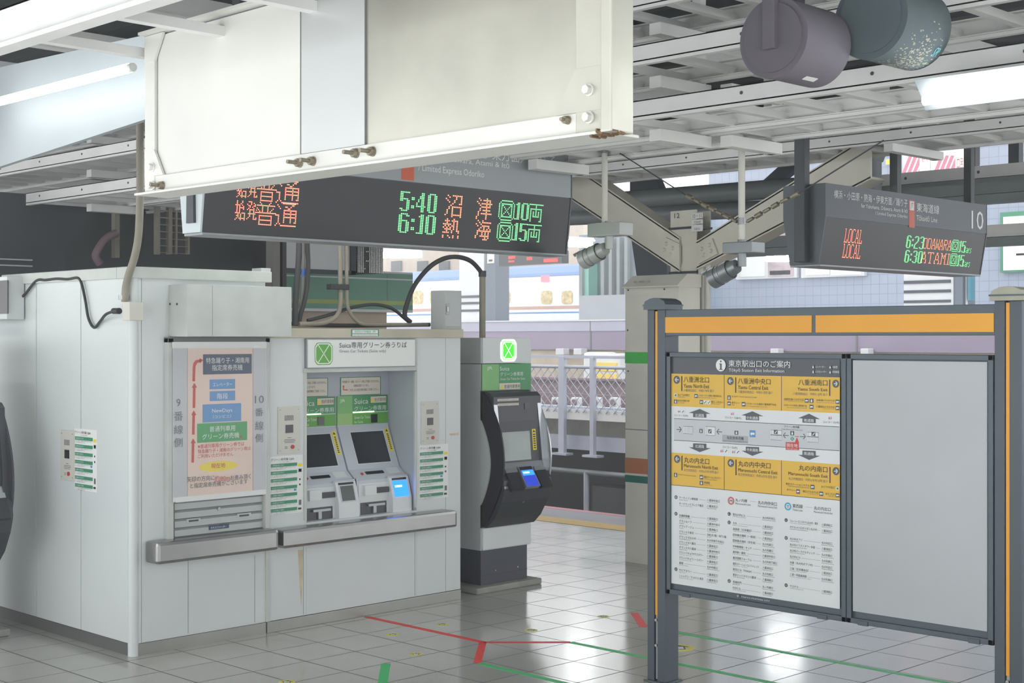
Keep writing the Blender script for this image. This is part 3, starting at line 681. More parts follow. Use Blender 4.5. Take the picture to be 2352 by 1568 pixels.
# ------------------------------------------------------------------ ticket machines in the recess
HB = YP(YB - .005)
def machine(xl, xr, label, lit):
    zh1 = HB.hit(774, 910)[1]; zh0 = HB.hit(774, 979)[1]; yA = YB - .008
    yB_, yC, yD = yA - .135, yA - .205, yA - .235
    zB_ = YP(yB_).hit(804, 1079)[1]; zC = YP(yC).hit(824, 1097)[1]; zD = zcnt - .03
    e = empty('ticket_machine', ((xl + xr) / 2, YB, zD), label, 'ticket machine', 'ticket machines in the kiosk recess')
    X = lambda a: xl + a * (xr - xl); W = xr - xl
    # body: one profiled cabinet
    b = MB(); prof = [(YB, zD), (yD, zD), (yD + .006, zC - .02), (yC, zC), (yB_, zB_), (yA, zh0), (YB, zh0)]
    b.prism([(xl, y, z) for y, z in prof], (W, 0, 0), 'machine_grey'); b.build('body', e)
    HP = Pl((xl, yA, zh0), UX, UZ); hh = zh1 - zh0
    b = MB(); b.box((xl, yA, zh0), (xr, YB, zh1), 'green_sign', .002)
    def hq(a0, c0, a1, c1, m, o=.001): b.poly([HP.pt(a * W, c * hh, o) for a, c in ((a0, c0), (a1, c0), (a1, c1), (a0, c1))], m)
    hq(.0, .42, .29, 1, 'green_light'); hq(0, 0, .29, .42, 'green_pale'); hq(.29, 0, 1, .42, 'green_clover'); hq(.0, 0, 1, .03, 'machine_grey', .0015); hq(.3, .42, 1, .44, 'ink_white', .0015)
    def ht(s, a0, c0, a1, c1, m):
        v, fc, _ = glyphs(s); b.add([HP.pt((a0 + x * (a1 - a0)) * W, (c0 + y * (c1 - c0)) * hh, .002) for x, y in v], fc, m)
    ht('JR', .05, .77, .15, .90, 'ink_white'); ht('Suica', .33, .72, .60, .90, 'ink_white'); ht('グリーン券専用', .33, .48, .96, .65, 'ink_white'); ht('Green Car Ticket', .33, .22, .64, .32, 'ink_white'); ht('for Suica', .33, .07, .5, .16, 'ink_white')
    hq(.645, .72, .97, .97, 'ink', .0015); hq(.65, .735, .965, .955, 'paper_cream', .002); ht('普通列車専用', .73, .78, .955, .91, 'ink')
    b.poly([HP.pt(a * W, c * hh, .0025) for a, c in ((.658, .75), (.725, .75), (.69, .94))], 'yellow'); ht('!', .685, .78, .696, .88, 'ink')
    b.build('header_panel', e)
    b = MB(); b.slab(HP, .66 * W, .07 * hh, .78 * W, .35 * hh, 0, .006, 'glass_black'); b.build('camera_window', e)
    b = MB(); b.slab(HP, .30 * W, .425 * hh, .72 * W, .46 * hh, .001, .004, 'slot_light'); b.build('light_strip', e)
    SP = Pl((xl, yB_, zB_), UX, (0, yA - yB_, zh0 - zB_)); L_ = math.hypot(yA - yB_, zh0 - zB_)
    b = MB(); b.slab(SP, .20 * W, .10 * L_, .87 * W, .86 * L_, 0, .003, 'machine_white', 0); b.slab(SP, .215 * W, .12 * L_, .855 * W, .84 * L_, .003, .0045, 'screen_dark'); b.build('touch_screen', e)
    b = MB(); b.slab(SP, .90 * W, .36 * L_, .97 * W, .90 * L_, 0, .002, 'yellow'); b.poly([SP.pt(a * W, c * L_, .0025) for a, c in ((.91, .82), (.96, .82), (.935, .88))], 'ink')
    for k in range(9): b.poly([SP.pt(a * W, c * L_, .0025) for a, c in ((.915, .40 + k * .043), (.955, .40 + k * .043), (.95, .425 + k * .043), (.92, .425 + k * .043))], 'ink')
    o = b.build('warning_sticker', e); o['label'] = 'yellow warning sticker'
    CP = Pl((xl, yC, zC), UX, (0, yB_ - yC, zB_ - zC)); L2 = math.hypot(yB_ - yC, zB_ - zC)
    b = MB(); b.slab(CP, .27 * W, .30 * L2, .62 * W, .62 * L2, 0, .004, 'glass_black'); p = CP.pt(.19 * W, .4 * L2); b.cyl(p, p + CP.n * .006, .012, 'button_red', seg=14); b.slab(CP, .70 * W, .2 * L2, .93 * W, .9 * L2, 0, .003, 'machine_white'); b.build('console_strip', e)
    DP = Pl((xl, yD, zD), UX, (0, .006, zC - .02 - zD)); L3 = zC - .02 - zD
    b = MB(); b.slab(DP, .03 * W, .10 * L3, .60 * W, .92 * L3, 0, .006, 'machine_white'); b.slab(DP, .12 * W, .62 * L3, .34 * W, .88 * L3, .006, .03, 'machine_white', 0); b.slab(DP, .34 * W, .66 * L3, .58 * W, .80 * L3, .006, .03, 'shell_black')
    b.slab(DP, .06 * W, .12 * L3, .56 * W, .44 * L3, .006, .011, 'shell_dark'); b.slab(DP, .18 * W, .34 * L3, .50 * W, .40 * L3, .011, .032, 'steel_dull'); b.slab(DP, .28 * W, .16 * L3, .34 * W, .36 * L3, .011, .026, 'steel_dull'); b.build('coin_unit', e)
    b = MB(); t0, t1 = .0, .07; pr = [(0, .05), (.062, .05), (.062, .5), (.02, 1.02), (0, 1.06)]
    b.prism([DP.pt(.60 * W, c * L3, o_) for o_, c in pr], Vector((.38 * W, 0, 0)), 'machine_white'); b.build('card_unit', e)
    SL = Pl(DP.pt(.60 * W, .5 * L3, .062), UX, DP.pt(0, 1.02 * L3, .02) - DP.pt(0, .5 * L3, .062)); L4 = (DP.pt(0, 1.02 * L3, .02) - DP.pt(0, .5 * L3, .062)).length
    b = MB(); b.slab(SL, .05 * W, .05 * L4, .33 * W, .82 * L4, 0, .004, 'glow_blue' if lit else 'machine_grey'); b.slab(SL, .05 * W, .86 * L4, .33 * W, .96 * L4, 0, .004, 'shell_black')
    if lit: b.slab(SL, .08 * W, .50 * L4, .22 * W, .60 * L4, .004, .006, 'glow_blue_core')
    else: b.slab(SL, .07 * W, .1 * L4, .31 * W, .8 * L4, .004, .0055, 'screen_grey')
    o = b.build('card_reader', e); o['label'] = 'card reader glowing blue' if lit else 'grey unlit card reader'
    b = MB(); b.box((xl, yD - .012, zD), (xr, yD, zD + .035), 'shell_dark', .002); b.build('plinth', e)
    b = MB(); 
    for a in (0.0, .985): b.box((X(a), yD + .004, zD), (X(a) + .006, yB_ + .004, zC + .0), 'machine_white')
    b.build('side_trim', e); return e
x2l = HB.hit(774, 940)[0]; x2r = min(HB.hit(890, 940)[0], xo1 - .012); wM = x2r - x2l; x1r = HB.hit(770, 940)[0]
machine(x2l, x2r, 'right ticket machine of the recess pair, its card reader glowing blue', True)
machine(x1r - wM, x1r, 'left ticket machine of the recess pair, card reader unlit', False)
def notice(xl, xr, label):
    b = MB(); zt, zb = HB.hit(782, 866.5)[1], HB.hit(782, 909)[1]; u0, u1 = xl, xr; W = u1 - u0; hh = zt - zb
    PP = Pl((u0, YB, zb), UX, UZ)
    b.slab(PP, 0, 0, W, hh, .001, .003, 'ink_green'); b.poly([PP.pt(a * W, c * hh, .0035) for a, c in ((.02, .04), (.98, .04), (.98, .97), (.02, .97))], 'paper_cream')
    def t(s, a0, c0, a1, c1):
        v, fc, _ = glyphs(s); b.add([PP.pt((a0 + x * (a1 - a0)) * W, (c0 + y * (c1 - c0)) * hh, .004) for x, y in v], fc, 'ink')
    t('「特急踊り子・湘南」のグリーン券はご利用いただけません。', .04, .68, .96, .82); t('各種指定席となります。', .32, .46, .70, .60); t('この先にある指定席券売機をご利用ください。', .2, .23, .94, .37)
    b.poly([PP.pt(a * W, c * hh, .004) for a, c in ((.06, .30), (.06, .48), (.045, .48), (.075, .60), (.105, .48), (.09, .48), (.09, .35), (.18, .35), (.18, .27))], 'jt_orange')
    b.build('usage_notice', label=label, cat='notice', group='green bordered notices above the ticket machines')
n1, n2 = HB.hit(782, 885)[0], HB.hit(875, 885)[0]; notice(n1, n2, 'green bordered paper notice above the right ticket machine'); notice(n1 - (x2l - x1r + wM), n2 - (x2l - x1r + wM), 'green bordered paper notice above the left ticket machine, half hidden')

# ------------------------------------------------------------------ free-standing terminal
g0 = onZ(1104, 1345, .05); XM, YM = g0.x, g0.y; T = YP(YM)
def terminal():
    X0 = T.hit(1104.5, 900)[0]; X1 = T.hit(1217.5, 900)[0]; D = .62; z = lambda py: T.hit(1105, py)[1]
    ztop, zw, zg, zb1, zb0 = z(775.5), z(836), z(897), z(1213), z(1265); zs = .05
    e = empty('ticket_terminal', ((X0 + X1) / 2, YM + D / 2, 0), 'free-standing grey ticket terminal with lit green clover, beside the kiosk', 'ticket terminal')
    b = MB(); b.box((X0, YM + .004, zb0), (X1, YM + D, zw), 'machine_body', .004); b.build('cabinet', e)
    b = MB(); b.box((X0, YM, zw + .004), (X1, YM + D, ztop), 'machine_body', .004); b.box((X0 + .012, YM - .012, zw + .004), (X1, YM + .02, ztop), 'machine_white', .004); b.build('sign_box', e)
    b = MB(); clover(b, T, 1168, 804.5, 18.5, 25.5, .0135, 'clover_white', 'clover_white'); clover(b, T, 1168, 804.5, 15, 21.5, .0145, 'clover_white', 'clover_lit'); o = b.build('clover_light', e); o['label'] = 'lit green clover emblem'
    b = MB(); b.box((X0 + .012, YM - .012, zg), (X1, YM + .006, zw), 'green_sign', .002); q = T
    b.quad(T, 1107.5, 836.5, 896, 1146, .0126, 'green_light'); b.text('JR', T, 1119, 841.5, 851, 1131, .0135, 'ink_white'); b.text('Suica', T, 1148, 842, 851, 1170, .0135, 'ink_white'); b.text('グリーン券専用', T, 1149, 854.5, 864, 1201, .0135, 'ink_white'); b.text('Green Car Ticket for Suica', T, 1149, 867.5, 873, 1206, .0135, 'ink_white')
    b.quad(T, 1146, 879, 895.5, 1196, .0135, 'ink_green'); b.quad(T, 1147, 880, 894.5, 1195, .0142, 'paper_cream'); b.text('普通列車専用', T, 1158, 883, 892, 1194, .015, 'ink'); b.shape(T, [(1148, 893), (1157, 893), (1152.5, 882)], .015, 'yellow'); b.build('green_panel', e)
    # bulging dark shell
    xa, xb = X0 + .02, X1 - .004
    prof = [(.0, zg - .004), (.085, zg - .018), (.125, zg - .05), (.135, z(965)), (.15, z(1003)), (.165, z(1062)), (.19, z(1076)), (.245, z(1100)), (.25, z(1122)), (.215, z(1150)), (.13, z(1190)), (.05, zb1 + .006), (0, zb1 + .006)]
    b = MB(); b.prism([(xa, YM - a, c) for a, c in prof], (xb - xa, 0, 0), 'shell_dark'); b.build('shell', e)
    for (x, mm) in ((xa - .014, 'shell_black'), (xb, 'silver')):
        fin = [(0, zg - .004)] + [(.245 * math.sin(math.pi * (t / 22)) ** .8 + .012, zg - .004 + (zb1 - zg + .01) * (t / 22)) for t in range(1, 22)] + [(0, zb1 + .006)]
        if mm == 'silver': fin = [(max(a - .0, 0) * .94, c) for a, c in fin]
        b = MB(); b.prism([(x, YM - a, c) for a, c in fin], (.014, 0, 0), mm); b.build('side_fin', e)
    fin = [(0, zg)] + [(.11 * math.sin(math.pi * t / 16) ** .9, z(965) + (z(1160) - z(965)) * t / 16) for t in range(0, 17)] + [(0, zb1)]
    b = MB(); b.prism([(X0 - .006, YM - a, c) for a, c in fin], (.018, 0, 0), 'machine_body'); b.build('side_cover', e)
    # face details on the sloping planes
    def facet(i): 
        (a0, c0), (a1, c1) = prof[i + 1], prof[i]
        return Pl((xa, YM - a0, c0), UX, (0, a0 - a1, c1 - c0)), math.hypot(a0 - a1, c1 - c0)
    W = xb - xa
    P3, L3 = facet(2); b = MB()
    for c in (.82, .62): b.slab(P3, .08 * W, c * L3, .52 * W, (c + .10) * L3, .0, .002, 'paper_cream')
    for c in (.82, .62):
        v, fc, _ = glyphs('SuicaのFeliCaポートにタッチ'); b.add([P3.pt((.1 + x * .4) * W, (c + .02 + y * .06) * L3, .0027) for x, y in v], fc, 'ink')
    b.build('label_strip', e)
    b = MB(); b.slab(P3, .64 * W, .42 * L3, .75 * W, .70 * L3, 0, .004, 'glass_black'); b.build('camera_window', e)
    P4 = Pl((xa, YM - .165, z(1062)), UX, (0, .03, z(968) - z(1062))); L4 = math.hypot(.03, z(968) - z(1062))
    b = MB(); b.slab(P4, .07 * W, 0, .93 * W, 1.0 * L4, -.02, .008, 'shell_black'); b.slab(P4, .12 * W, .04 * L4, .70 * W, .74 * L4, .008, .014, 'screen_grey'); b.build('touch_screen', e)
    b = MB(); b.slab(P4, .76 * W, .26 * L4, .84 * W, .78 * L4, .008, .010, 'yellow')
    for k in range(7): b.slab(P4, .775 * W, (.30 + k * .055) * L4, .825 * W, (.33 + k * .055) * L4, .010, .0105, 'ink')
    b.poly([P4.pt(a * W, c * L4, .0108) for a, c in ((.77, .70), (.83, .70), (.80, .76))], 'ink'); o = b.build('warning_sticker', e); o['label'] = 'yellow warning sticker'
    for (a0, a1) in ((-.0, .075), (.925, 1.0)):
        b = MB(); q4 = [(.12, zg - .05), (.155, z(985)), (.185, z(1058)), (.205, z(1080)), (.255, z(1118)), (.20, z(1118)), (.10, z(965))]
        b.prism([(xa + a0 * W, YM - a, c) for a, c in q4], ((a1 - a0) * W, 0, 0), 'silver'); b.build('silver_trim', e)
    P5, L5 = facet(5); P6, L6 = facet(6); b = MB(); b.slab(P5, .06 * W, 0, .94 * W, L5, 0, .004, 'silver'); b.build('console_strip', e)
    for a0, a1, m, t, nm in ((.09, .33, 'shell_black', .012, 'coin_slot'), (.70, .93, 'shell_black', .012, 'ticket_slot')):
        b = MB(); b.slab(P6, a0 * W, .62 * L6, a1 * W, L6, .0, .016, 'silver'); b.slab(P6, a0 * W, -.9 * L6, a1 * W, .62 * L6, -.02, t, m); b.build(nm, e)
    b = MB(); b.slab(P6, .36 * W, -.8 * L6, .66 * W, 1.1 * L6, -.02, .02, 'silver'); b.slab(P6, .38 * W, .72 * L6, .64 * W, 1.0 * L6, .02, .022, 'shell_black'); b.slab(P6, .385 * W, -.75 * L6, .635 * W, .70 * L6, .02, .023, 'blue_dim'); b.slab(P6, .41 * W, .38 * L6, .54 * W, .52 * L6, .023, .025, 'glow_blue_core'); b.slab(P6, .39 * W, .2 * L6, .63 * W, .66 * L6, .0225, .0238, 'glow_blue')
    o = b.build('card_reader', e); o['label'] = 'card reader glowing blue'
    P8, L8 = facet(9); p = P8.pt(.46 * W, .92 * L8); b = MB(); b.cyl(p, p + P8.n * .006, .012, 'steel', seg=14); b.build('lock', e)
    b = MB(); b.box((X0 + .01, YM - .014, zb0), (X1, YM + .05, zb1), 'machine_white', .012); b.build('white_band', e)
    b = MB(); b.box((X0 + .004, YM + .006, zs), (X1 - .03, YM + D - .02, zb0), 'base_dark', .003)
    zz = zs + .075; b.box((X0 + .003, YM + .005, zz), (X1 - .029, YM + .008, zz + .003), 'black')
    for a in (.3, .75):
        b.cyl((X0 + a * (X1 - X0), YM + .006, zz + .03), (X0 + a * (X1 - X0), YM + .002, zz + .03), .006, 'steel', seg=10)
    b.build('base', e)
    b = MB(); b.box((X0 - .12, YM - .08, 0), (X1 + .06, YM + D + .02, zs), 'concrete', .012); b.build('plinth', e)
    return e, X1, xb
term, TX1, Txb = terminal()
tip = YP(YM - .25).P(1265, 1037)
t2 = onX(34, 1130, XK - .3)
dl = Vector((t2.x - Txb - .014, t2.y - (YM - .245), 0))
tm2 = copy_tree(term, dl)
for ch in tm2.children:
    if ch.name.split('.')[0] in ('side_fin', 'silver_trim'): ch.data = ch.data.copy(); ch.data.materials[0] = M['shell_dark']
tm2['label'] = 'second dark ticket terminal, only its bulging edge showing at the left frame side'

# ================================================================== INFORMATION BOARD (parallel to the platform)
s0 = onZ(1500, 1566, 0); XS = s0.x; B = XP(XS)
bu = lambda px: B.hit(px, 1000)[0]
bz = lambda px, py: B.hit(px, py)[1]
eb = empty('information_board', (XS, -(bu(1500) + bu(2315)) / 2, 0), 'grey framed station exit board with a yellow printed map and a blank panel', 'information board')
def post(ua, ub, px, pytop, old, strip, s_bot):
    zt = bz(px, pytop); um = bu(strip); wv = ub - ua
    b = MB(); d = .125
    b.slab(B, ua, 0, um - .012, zt, -d, 0, 'board_post', .004); b.slab(B, um + .012, 0, ub, zt, -d, 0, 'board_post', .004); b.slab(B, um - .013, 0, um + .013, zt, -d, -.03, 'board_post')
    b.slab(B, ua - .015, 0, ub + .015, .012, -d - .02, .02, 'board_frame', .003)
    o = b.build('post', eb)
    b = MB(); b.slab(B, um - .008, s_bot, um + .010, zt - .01, -.03, -.006, 'orange_strip'); c = b.build('strip', o); c['label'] = 'orange strip in the post groove'
    b = MB(); b.slab(B, um - .008, .02, um + .010, s_bot, -.03, -.012, 'steel_dull')
    for z in (s_bot - .03, s_bot * .55):
        if z > .05:
            p = B.pt(um, z, -.012); b.cyl(p, p + B.n * .012, .009, 'steel', seg=12)
    b.build('strip_cover', o)
    b = MB(); A = [(-.016, 0), (-.016, .03), (-.012, .034), (-.004, .05), (.25 * wv, .066), (.5 * wv, .070)]
    prof = A + [(wv - a, c) for a, c in A[::-1][1:]]
    m = 'post_cap_old' if old else 'board_frame'
    b.prism([B.pt(ua + a, zt + c, .018) for a, c in prof], B.n * -(d + .036), m); b.slab(B, ua - .02, zt + .022, ub + .02, zt + .03, -d - .022, .022, 'board_frame'); b.build('cap', o)
    return o
u1a, u1b, u2a, u2b = bu(1487), bu(1528), bu(2284), bu(2347)
post(u1a, u1b, 1505, 711, False, 1506, bz(1506, 1412)); post(u2a, u2b, 2312, 690, True, 2313, bz(2313, 1552))
# top rail with the two yellow panels
b = MB(); zr1, zr0 = bz(1600, 710), bz(1600, 771); b.slab(B, u1b - .002, zr0, u2a + .002, zr1, -.085, -.004, 'board_frame', .003); rl = b.build('top_rail', eb)
for (p0, p1, yt_, yb2) in ((1527.5, 1864, 728.5, 763), (1873, 2282, 724.5, 762.5)):
    b = MB(); b.slab(B, bu(p0), bz(1600, 764), bu(p1), bz(1600, 727.5), -.01, -.001, 'orange_strip'); o = b.build('yellow_panel', rl)
b = MB(); zf1, zf0 = bz(1535, 808.5), bz(1535, 1363)
# printed panel
uA, uB, uC = bu(1530.5), bu(1943.5), bu(2281)
def frame(b, ua, ub, th=.028):
    for (a0, c0, a1, c1) in ((ua, zf0, ua + th, zf1), (ub - th, zf0, ub, zf1), (ua, zf1 - th, ub, zf1), (ua, zf0, ub, zf0 + th)): b.slab(B, a0, c0, a1, c1, -.09, .0, 'board_frame', .003)
    b.slab(B, ua + .01, zf0 + .01, ub - .01, zf1 - .01, -.09, -.02, 'board_frame')
    for a in (.12, .88): b.slab(B, ua + a * (ub - ua) - .03, zf0 - .004, ua + a * (ub - ua) + .03, zf0 + .02, -.01, .005, 'board_frame', .002)
frame(b, uA, uB - .002); pf = b.build('map_frame', eb)
b = MB(); frame(b, uB + .002, uC); qf = b.build('panel_frame', eb)
b = MB(); b.slab(B, bu(1957.5), bz(1545, 1339.5), bu(2266), bz(1545, 822), -.02, -.006, 'map_blank'); o = b.build('blank_panel', qf); o['label'] = 'blank pale grey panel'
# the printed sheet; coordinates read off an enlargement of the sheet
Z5 = lambda x, y: (1520 + x / 4.479, 800 + y / 4.479)
Z6 = lambda x, y: (1520 + x / 5.2256, 1120 + y / 5.2256)
OF = -.012
def mq(b, x0, y0, x1, y1, m, o=0.0, Z=Z5):
    (a, c), (d, g) = Z(x0, y0), Z(x1, y1); b.quad(B, a, c, g, d, OF + o, m)
def mt(b, s, x0, y0, y1, x1, m='ink', o=.0022, Z=Z5):
    (a, c) = Z(x0, y0); (d, g) = Z(x1 if x1 else x0, y1); b.text(s, B, a, c, g, d if x1 else None, OF + o, m)
def ms(b, pts, m, o=.0015, Z=Z5): b.shape(B, [Z(*p) for p in pts], OF + o, m)
def dy(x): return .0195 * (x - 92) if x > 92 else 0          # rows fall to the right on the enlargement (perspective)
def slope(y): return (800 + y / 4.479 - 775) / (1728 + 2115)
def left(x, y): return y - slope(y) * (x - 92)               # height of the same row at the sheet's left edge
b = MB(); mq(b, 78, 95, 1832, 2330, 'map_dark', -.004)
def band(y0, y1, m, o, x0=92, x1=1832):
    q = B.off(OF + o); (a, c), (_, g), (d, _2) = Z5(92, y0), Z5(92, y1), Z5(x1, y1); e_ = Z5(x0, 0)[0]
    ua, vt = q.hit(a, c)[0], q.hit(a, c)[1]; vb = q.hit(a, g)[1]; ul = q.hit(e_, c)[0]; ur = q.hit(d, c)[0]
    b.poly([q.pt(ul, vb), q.pt(ur, vb), q.pt(ur, vt), q.pt(ul, vt)], m)
band(258, 592, 'map_yellow', 0); band(592, 1068, 'map_white', 0); band(1068, 1400, 'map_yellow', 0); band(1404, 2412, 'map_white', 0)
band(718, 940, 'map_grey', .0006, 125, 1828); band(716, 721, 'ink', .001, 125, 1828); band(938, 943, 'ink', .001, 125, 1828)
for x in (642, 1230):
    for (y0, y1) in ((258, 592), (1068, 1400)): band(y0, y1, 'ink', .001, x - 2, x + 2)
band(1399, 1404, 'ink', .001)
b.build('printed_sheet', pf)
b = MB()
def arrow_disc(x, y, dirn):
    a, c = Z5(x, y); b.disc(B, a, c, 41 / 4.479, OF + .0014, 'map_dark'); r = 20 * dirn
    for q in ([(x - r, y + 4), (x - r, y - 4), (x + r, y - 4), (x + r, y + 4)], [(x + r * 1.15, y), (x + r * .05, y - 24), (x - r * .25, y - 19), (x + r * .6, y)], [(x + r * 1.15, y), (x + r * .05, y + 24), (x - r * .25, y + 19), (x + r * .6, y)]): ms(b, q if dirn > 0 else q[::-1], 'ink_white', .002)
a, c = Z5(607, 173); b.disc(B, a, c, 63 / 4.479, OF + .0014, 'ink_white', kx=1.0); a, c = Z5(607, 133); b.disc(B, a, c, 2.3, OF + .002, 'map_dark'); mq(b, 599, 155, 616, 218, 'map_dark', .002); mq(b, 592, 155, 608, 162, 'map_dark', .002); mq(b, 588, 212, 626, 219, 'map_dark', .002)
for s, x0, y0, y1, x1, m in (('東京駅出口のご案内', 688, 118, 188, 1320, 'ink_white'), ('Tōkyō Station Exit Information', 690, 204, 246, 1260, 'ink_white'), ('エレベーター', 1578, 177, 198, 1680, 'ink_white'), ('エスカレーター', 1578, 227, 248, 1695, 'ink_white'), ('化粧室', 1755, 178, 203, 1808, 'ink_white'), ('駅事務室', 1755, 229, 253, 1825, 'ink_white'),
    ('八重洲北口', 224, 287, 348, 485, 'ink'), ('Yaesu North Exit', 224, 364, 403, 488, 'ink'), ('八重洲北出口　야에스 북쪽 출구', 224, 414, 443, 535, 'ink_grey'), ('みどりの窓口', 165, 464, 488, 285, 'ink'), ('バスターミナル東京八重洲(地下A)', 378, 472, 496, 612, 'ink'), ('お忘れ物取り所', 165, 525, 546, 285, 'ink'), ('駅レンタカー', 510, 537, 562, 632, 'ink'),
    ('Ticket Office', 165, 492, 503, 240, 'ink_grey'), ('Bus Terminal Tokyo Yaesu A', 378, 500, 511, 560, 'ink_grey'), ('Lost & Found', 165, 552, 563, 230, 'ink_grey'), ('JR Rent-A-Car', 510, 566, 576, 600, 'ink_grey'),
    ('八重洲中央口', 782, 303, 364, 1118, 'ink'), ('Yaesu Central Exit', 782, 377, 417, 1095, 'ink'), ('八重洲中央出口　야에스 중앙 출구', 782, 430, 460, 1138, 'ink_grey'), ('JR EAST Travel Service Center', 718, 485, 506, 980, 'ink_grey'), ('タクシー', 718, 545, 569, 800, 'ink'), ('バスターミナル東京八重洲(地下A-B)', 868, 555, 582, 1175, 'ink'), ('Bus Terminal Tokyo Yaesu A-B', 868, 588, 600, 1085, 'ink_grey'), ('Taxi', 718, 574, 586, 745, 'ink_grey'),
    ('八重洲南口', 1405, 316, 378, 1703, 'ink'), ('Yaesu South Exit', 1395, 400, 432, 1705, 'ink'), ('八重洲南出口　야에스 남쪽 출구', 1348, 450, 478, 1703, 'ink_grey'), ('成田空港バスのりば', 1258, 508, 534, 1460, 'ink'), ('JR高速バスのりば', 1590, 520, 544, 1778, 'ink'), ('バスターミナル東京八重洲(地下B)', 1255, 572, 595, 1490, 'ink'), ('八重洲口バスのりば', 1588, 584, 608, 1778, 'ink'), ('Narita Airport Bus Stop', 1298, 540, 551, 1460, 'ink_grey'), ('JR Expressway Bus Stop', 1592, 550, 561, 1776, 'ink_grey'), ('Yaesu Bus Stop', 1660, 615, 626, 1778, 'ink_grey'), ('Bus Terminal Tokyo Yaesu B', 1290, 602, 613, 1490, 'ink_grey'),
    ('コンコース(1F)', 125, 677, 699, 268, 'ink'), ('コンコース(B1F)', 648, 699, 724, 815, 'ink'), ('コンコース(1F)', 1655, 745, 770, 1825, 'ink'), ('コンコース(1F)', 623, 1002, 1028, 775, 'ink'),
    ('北通路', 343, 669, 703, 435, 'ink_white'), ('中央通路', 872, 696, 728, 992, 'ink_white'), ('南通路', 1462, 722, 755, 1565, 'ink_white'), ('北通路', 343, 986, 1020, 435, 'ink_white'), ('中央通路', 875, 1024, 1056, 990, 'ink_white'), ('南通路', 1462, 1062, 1095, 1565, 'ink_white'),
    ('グリーン券売機', 1258, 790, 815, 1415, 'ink'), ('Ticket Machine for Green Cars', 1232, 822, 836, 1447, 'ink_grey'), ('丸の内北口', 228, 1114, 1175, 487, 'ink'), ('Marunouchi North Exit', 228, 1186, 1220, 578, 'ink'), ('丸之内北出口　마루노우치 북쪽 출구', 228, 1233, 1262, 582, 'ink_grey'), ('JR EAST Travel Service Center', 168, 1290, 1306, 352, 'ink_grey'), ('東京ステーションギャラリー', 435, 1306, 1334, 612, 'ink'), ('祈祷室', 435, 1365, 1391, 495, 'ink'), ('Tokyo Station Gallery', 435, 1340, 1352, 570, 'ink_grey'), ('Prayer Room', 435, 1397, 1409, 520, 'ink_grey'),
    ('丸の内中央口', 785, 1152, 1214, 1118, 'ink'), ('Marunouchi Central Exit', 785, 1230, 1264, 1190, 'ink'), ('丸之内中央出口　마루노우치 중앙 출구', 785, 1278, 1309, 1187, 'ink_grey'), ('丸の内南口', 1408, 1195, 1255, 1703, 'ink'), ('Marunouchi South Exit', 1302, 1268, 1300, 1707, 'ink'), ('丸之内南出口　마루노우치 남쪽 출구', 1303, 1320, 1350, 1705, 'ink_grey'),
    ('東京ステーションホテル', 1275, 1378, 1403, 1520, 'ink'), ('THE TOKYO STATION HOTEL', 1300, 1410, 1422, 1520, 'ink_grey'), ('みどりの窓口', 1640, 1408, 1432, 1778, 'ink'), ('タクシー', 1285, 1440, 1463, 1375, 'ink'), ('南口バスのりば', 1450, 1455, 1480, 1610, 'ink'), ('はとバス', 1685, 1480, 1504, 1778, 'ink'), ('Hato Bus', 1710, 1511, 1522, 1776, 'ink_grey'), ('South Bus Stop', 1500, 1488, 1500, 1610, 'ink_grey')): mt(b, s, x0, y0, y1, x1, m)
for (x, y, d) in ((153, 322, -1), (705, 335, -1), (1790, 363, 1), (157, 1137, -1), (710, 1178, -1), (1792, 1262, 1)): arrow_disc(x, y, d)
for (x, y0, y1) in ((205, 285, 438), (760, 297, 455), (1727, 320, 488), (207, 1103, 1253), (763, 1142, 1302), (1730, 1217, 1383)): mq(b, x - 5, y0, x + 5, y1, 'ink', .0015)
for (x, t, wy, e_, s) in ((390, 622, 662, 712, 1), (932, 646, 687, 740, 1), (1515, 671, 716, 768, 1)):
    ms(b, [(x - 112, wy), (x, t), (x + 114, wy + 12), (x + 68, wy + 8), (x + 68, e_), (x - 68, e_ - 6), (x - 68, wy + 4)], 'map_dark')
for (x, t, wy, e_) in ((390, 1066, 1020, 975), (932, 1104, 1056, 1010), (1515, 1147, 1098, 1049)):
    ms(b, [(x - 112, wy - 5), (x - 68, wy - 3), (x - 68, e_), (x + 68, e_ + 5), (x + 68, wy + 3), (x + 114, wy + 6), (x, t)], 'map_dark')
# pictogram tiles
def icon(x0, y0, x1, y1, m='map_dark', g='ink_white', k=0):
    mq(b, x0, y0, x1, y1, m, .0014); W, h = x1 - x0, y1 - y0
    if k == 0: mq(b, x0 + .15 * W, y0 + .35 * h, x1 - .15 * W, y0 + .65 * h, g, .002); mq(b, x0 + .2 * W, y0 + .65 * h, x0 + .35 * W, y0 + .78 * h, g, .002)
    elif k == 1: mq(b, x0 + .42 * W, y0 + .15 * h, x0 + .58 * W, y0 + .3 * h, g, .002); mq(b, x0 + .32 * W, y0 + .36 * h, x0 + .68 * W, y0 + .85 * h, g, .002)
    elif k == 2:
        for a, gg in ((.18, 'ink_red'), (.58, 'ink_blue')): mq(b, x0 + (a + .06) * W, y0 + .14 * h, x0 + (a + .18) * W, y0 + .28 * h, gg, .002); mq(b, x0 + a * W, y0 + .34 * h, x0 + (a + .24) * W, y0 + .88 * h, gg, .002)
    else: ms(b, [(x0 + .2 * W, y0 + .8 * h), (x0 + .7 * W, y0 + .2 * h), (x0 + .85 * W, y0 + .3 * h), (x0 + .35 * W, y0 + .9 * h)], g, .002)
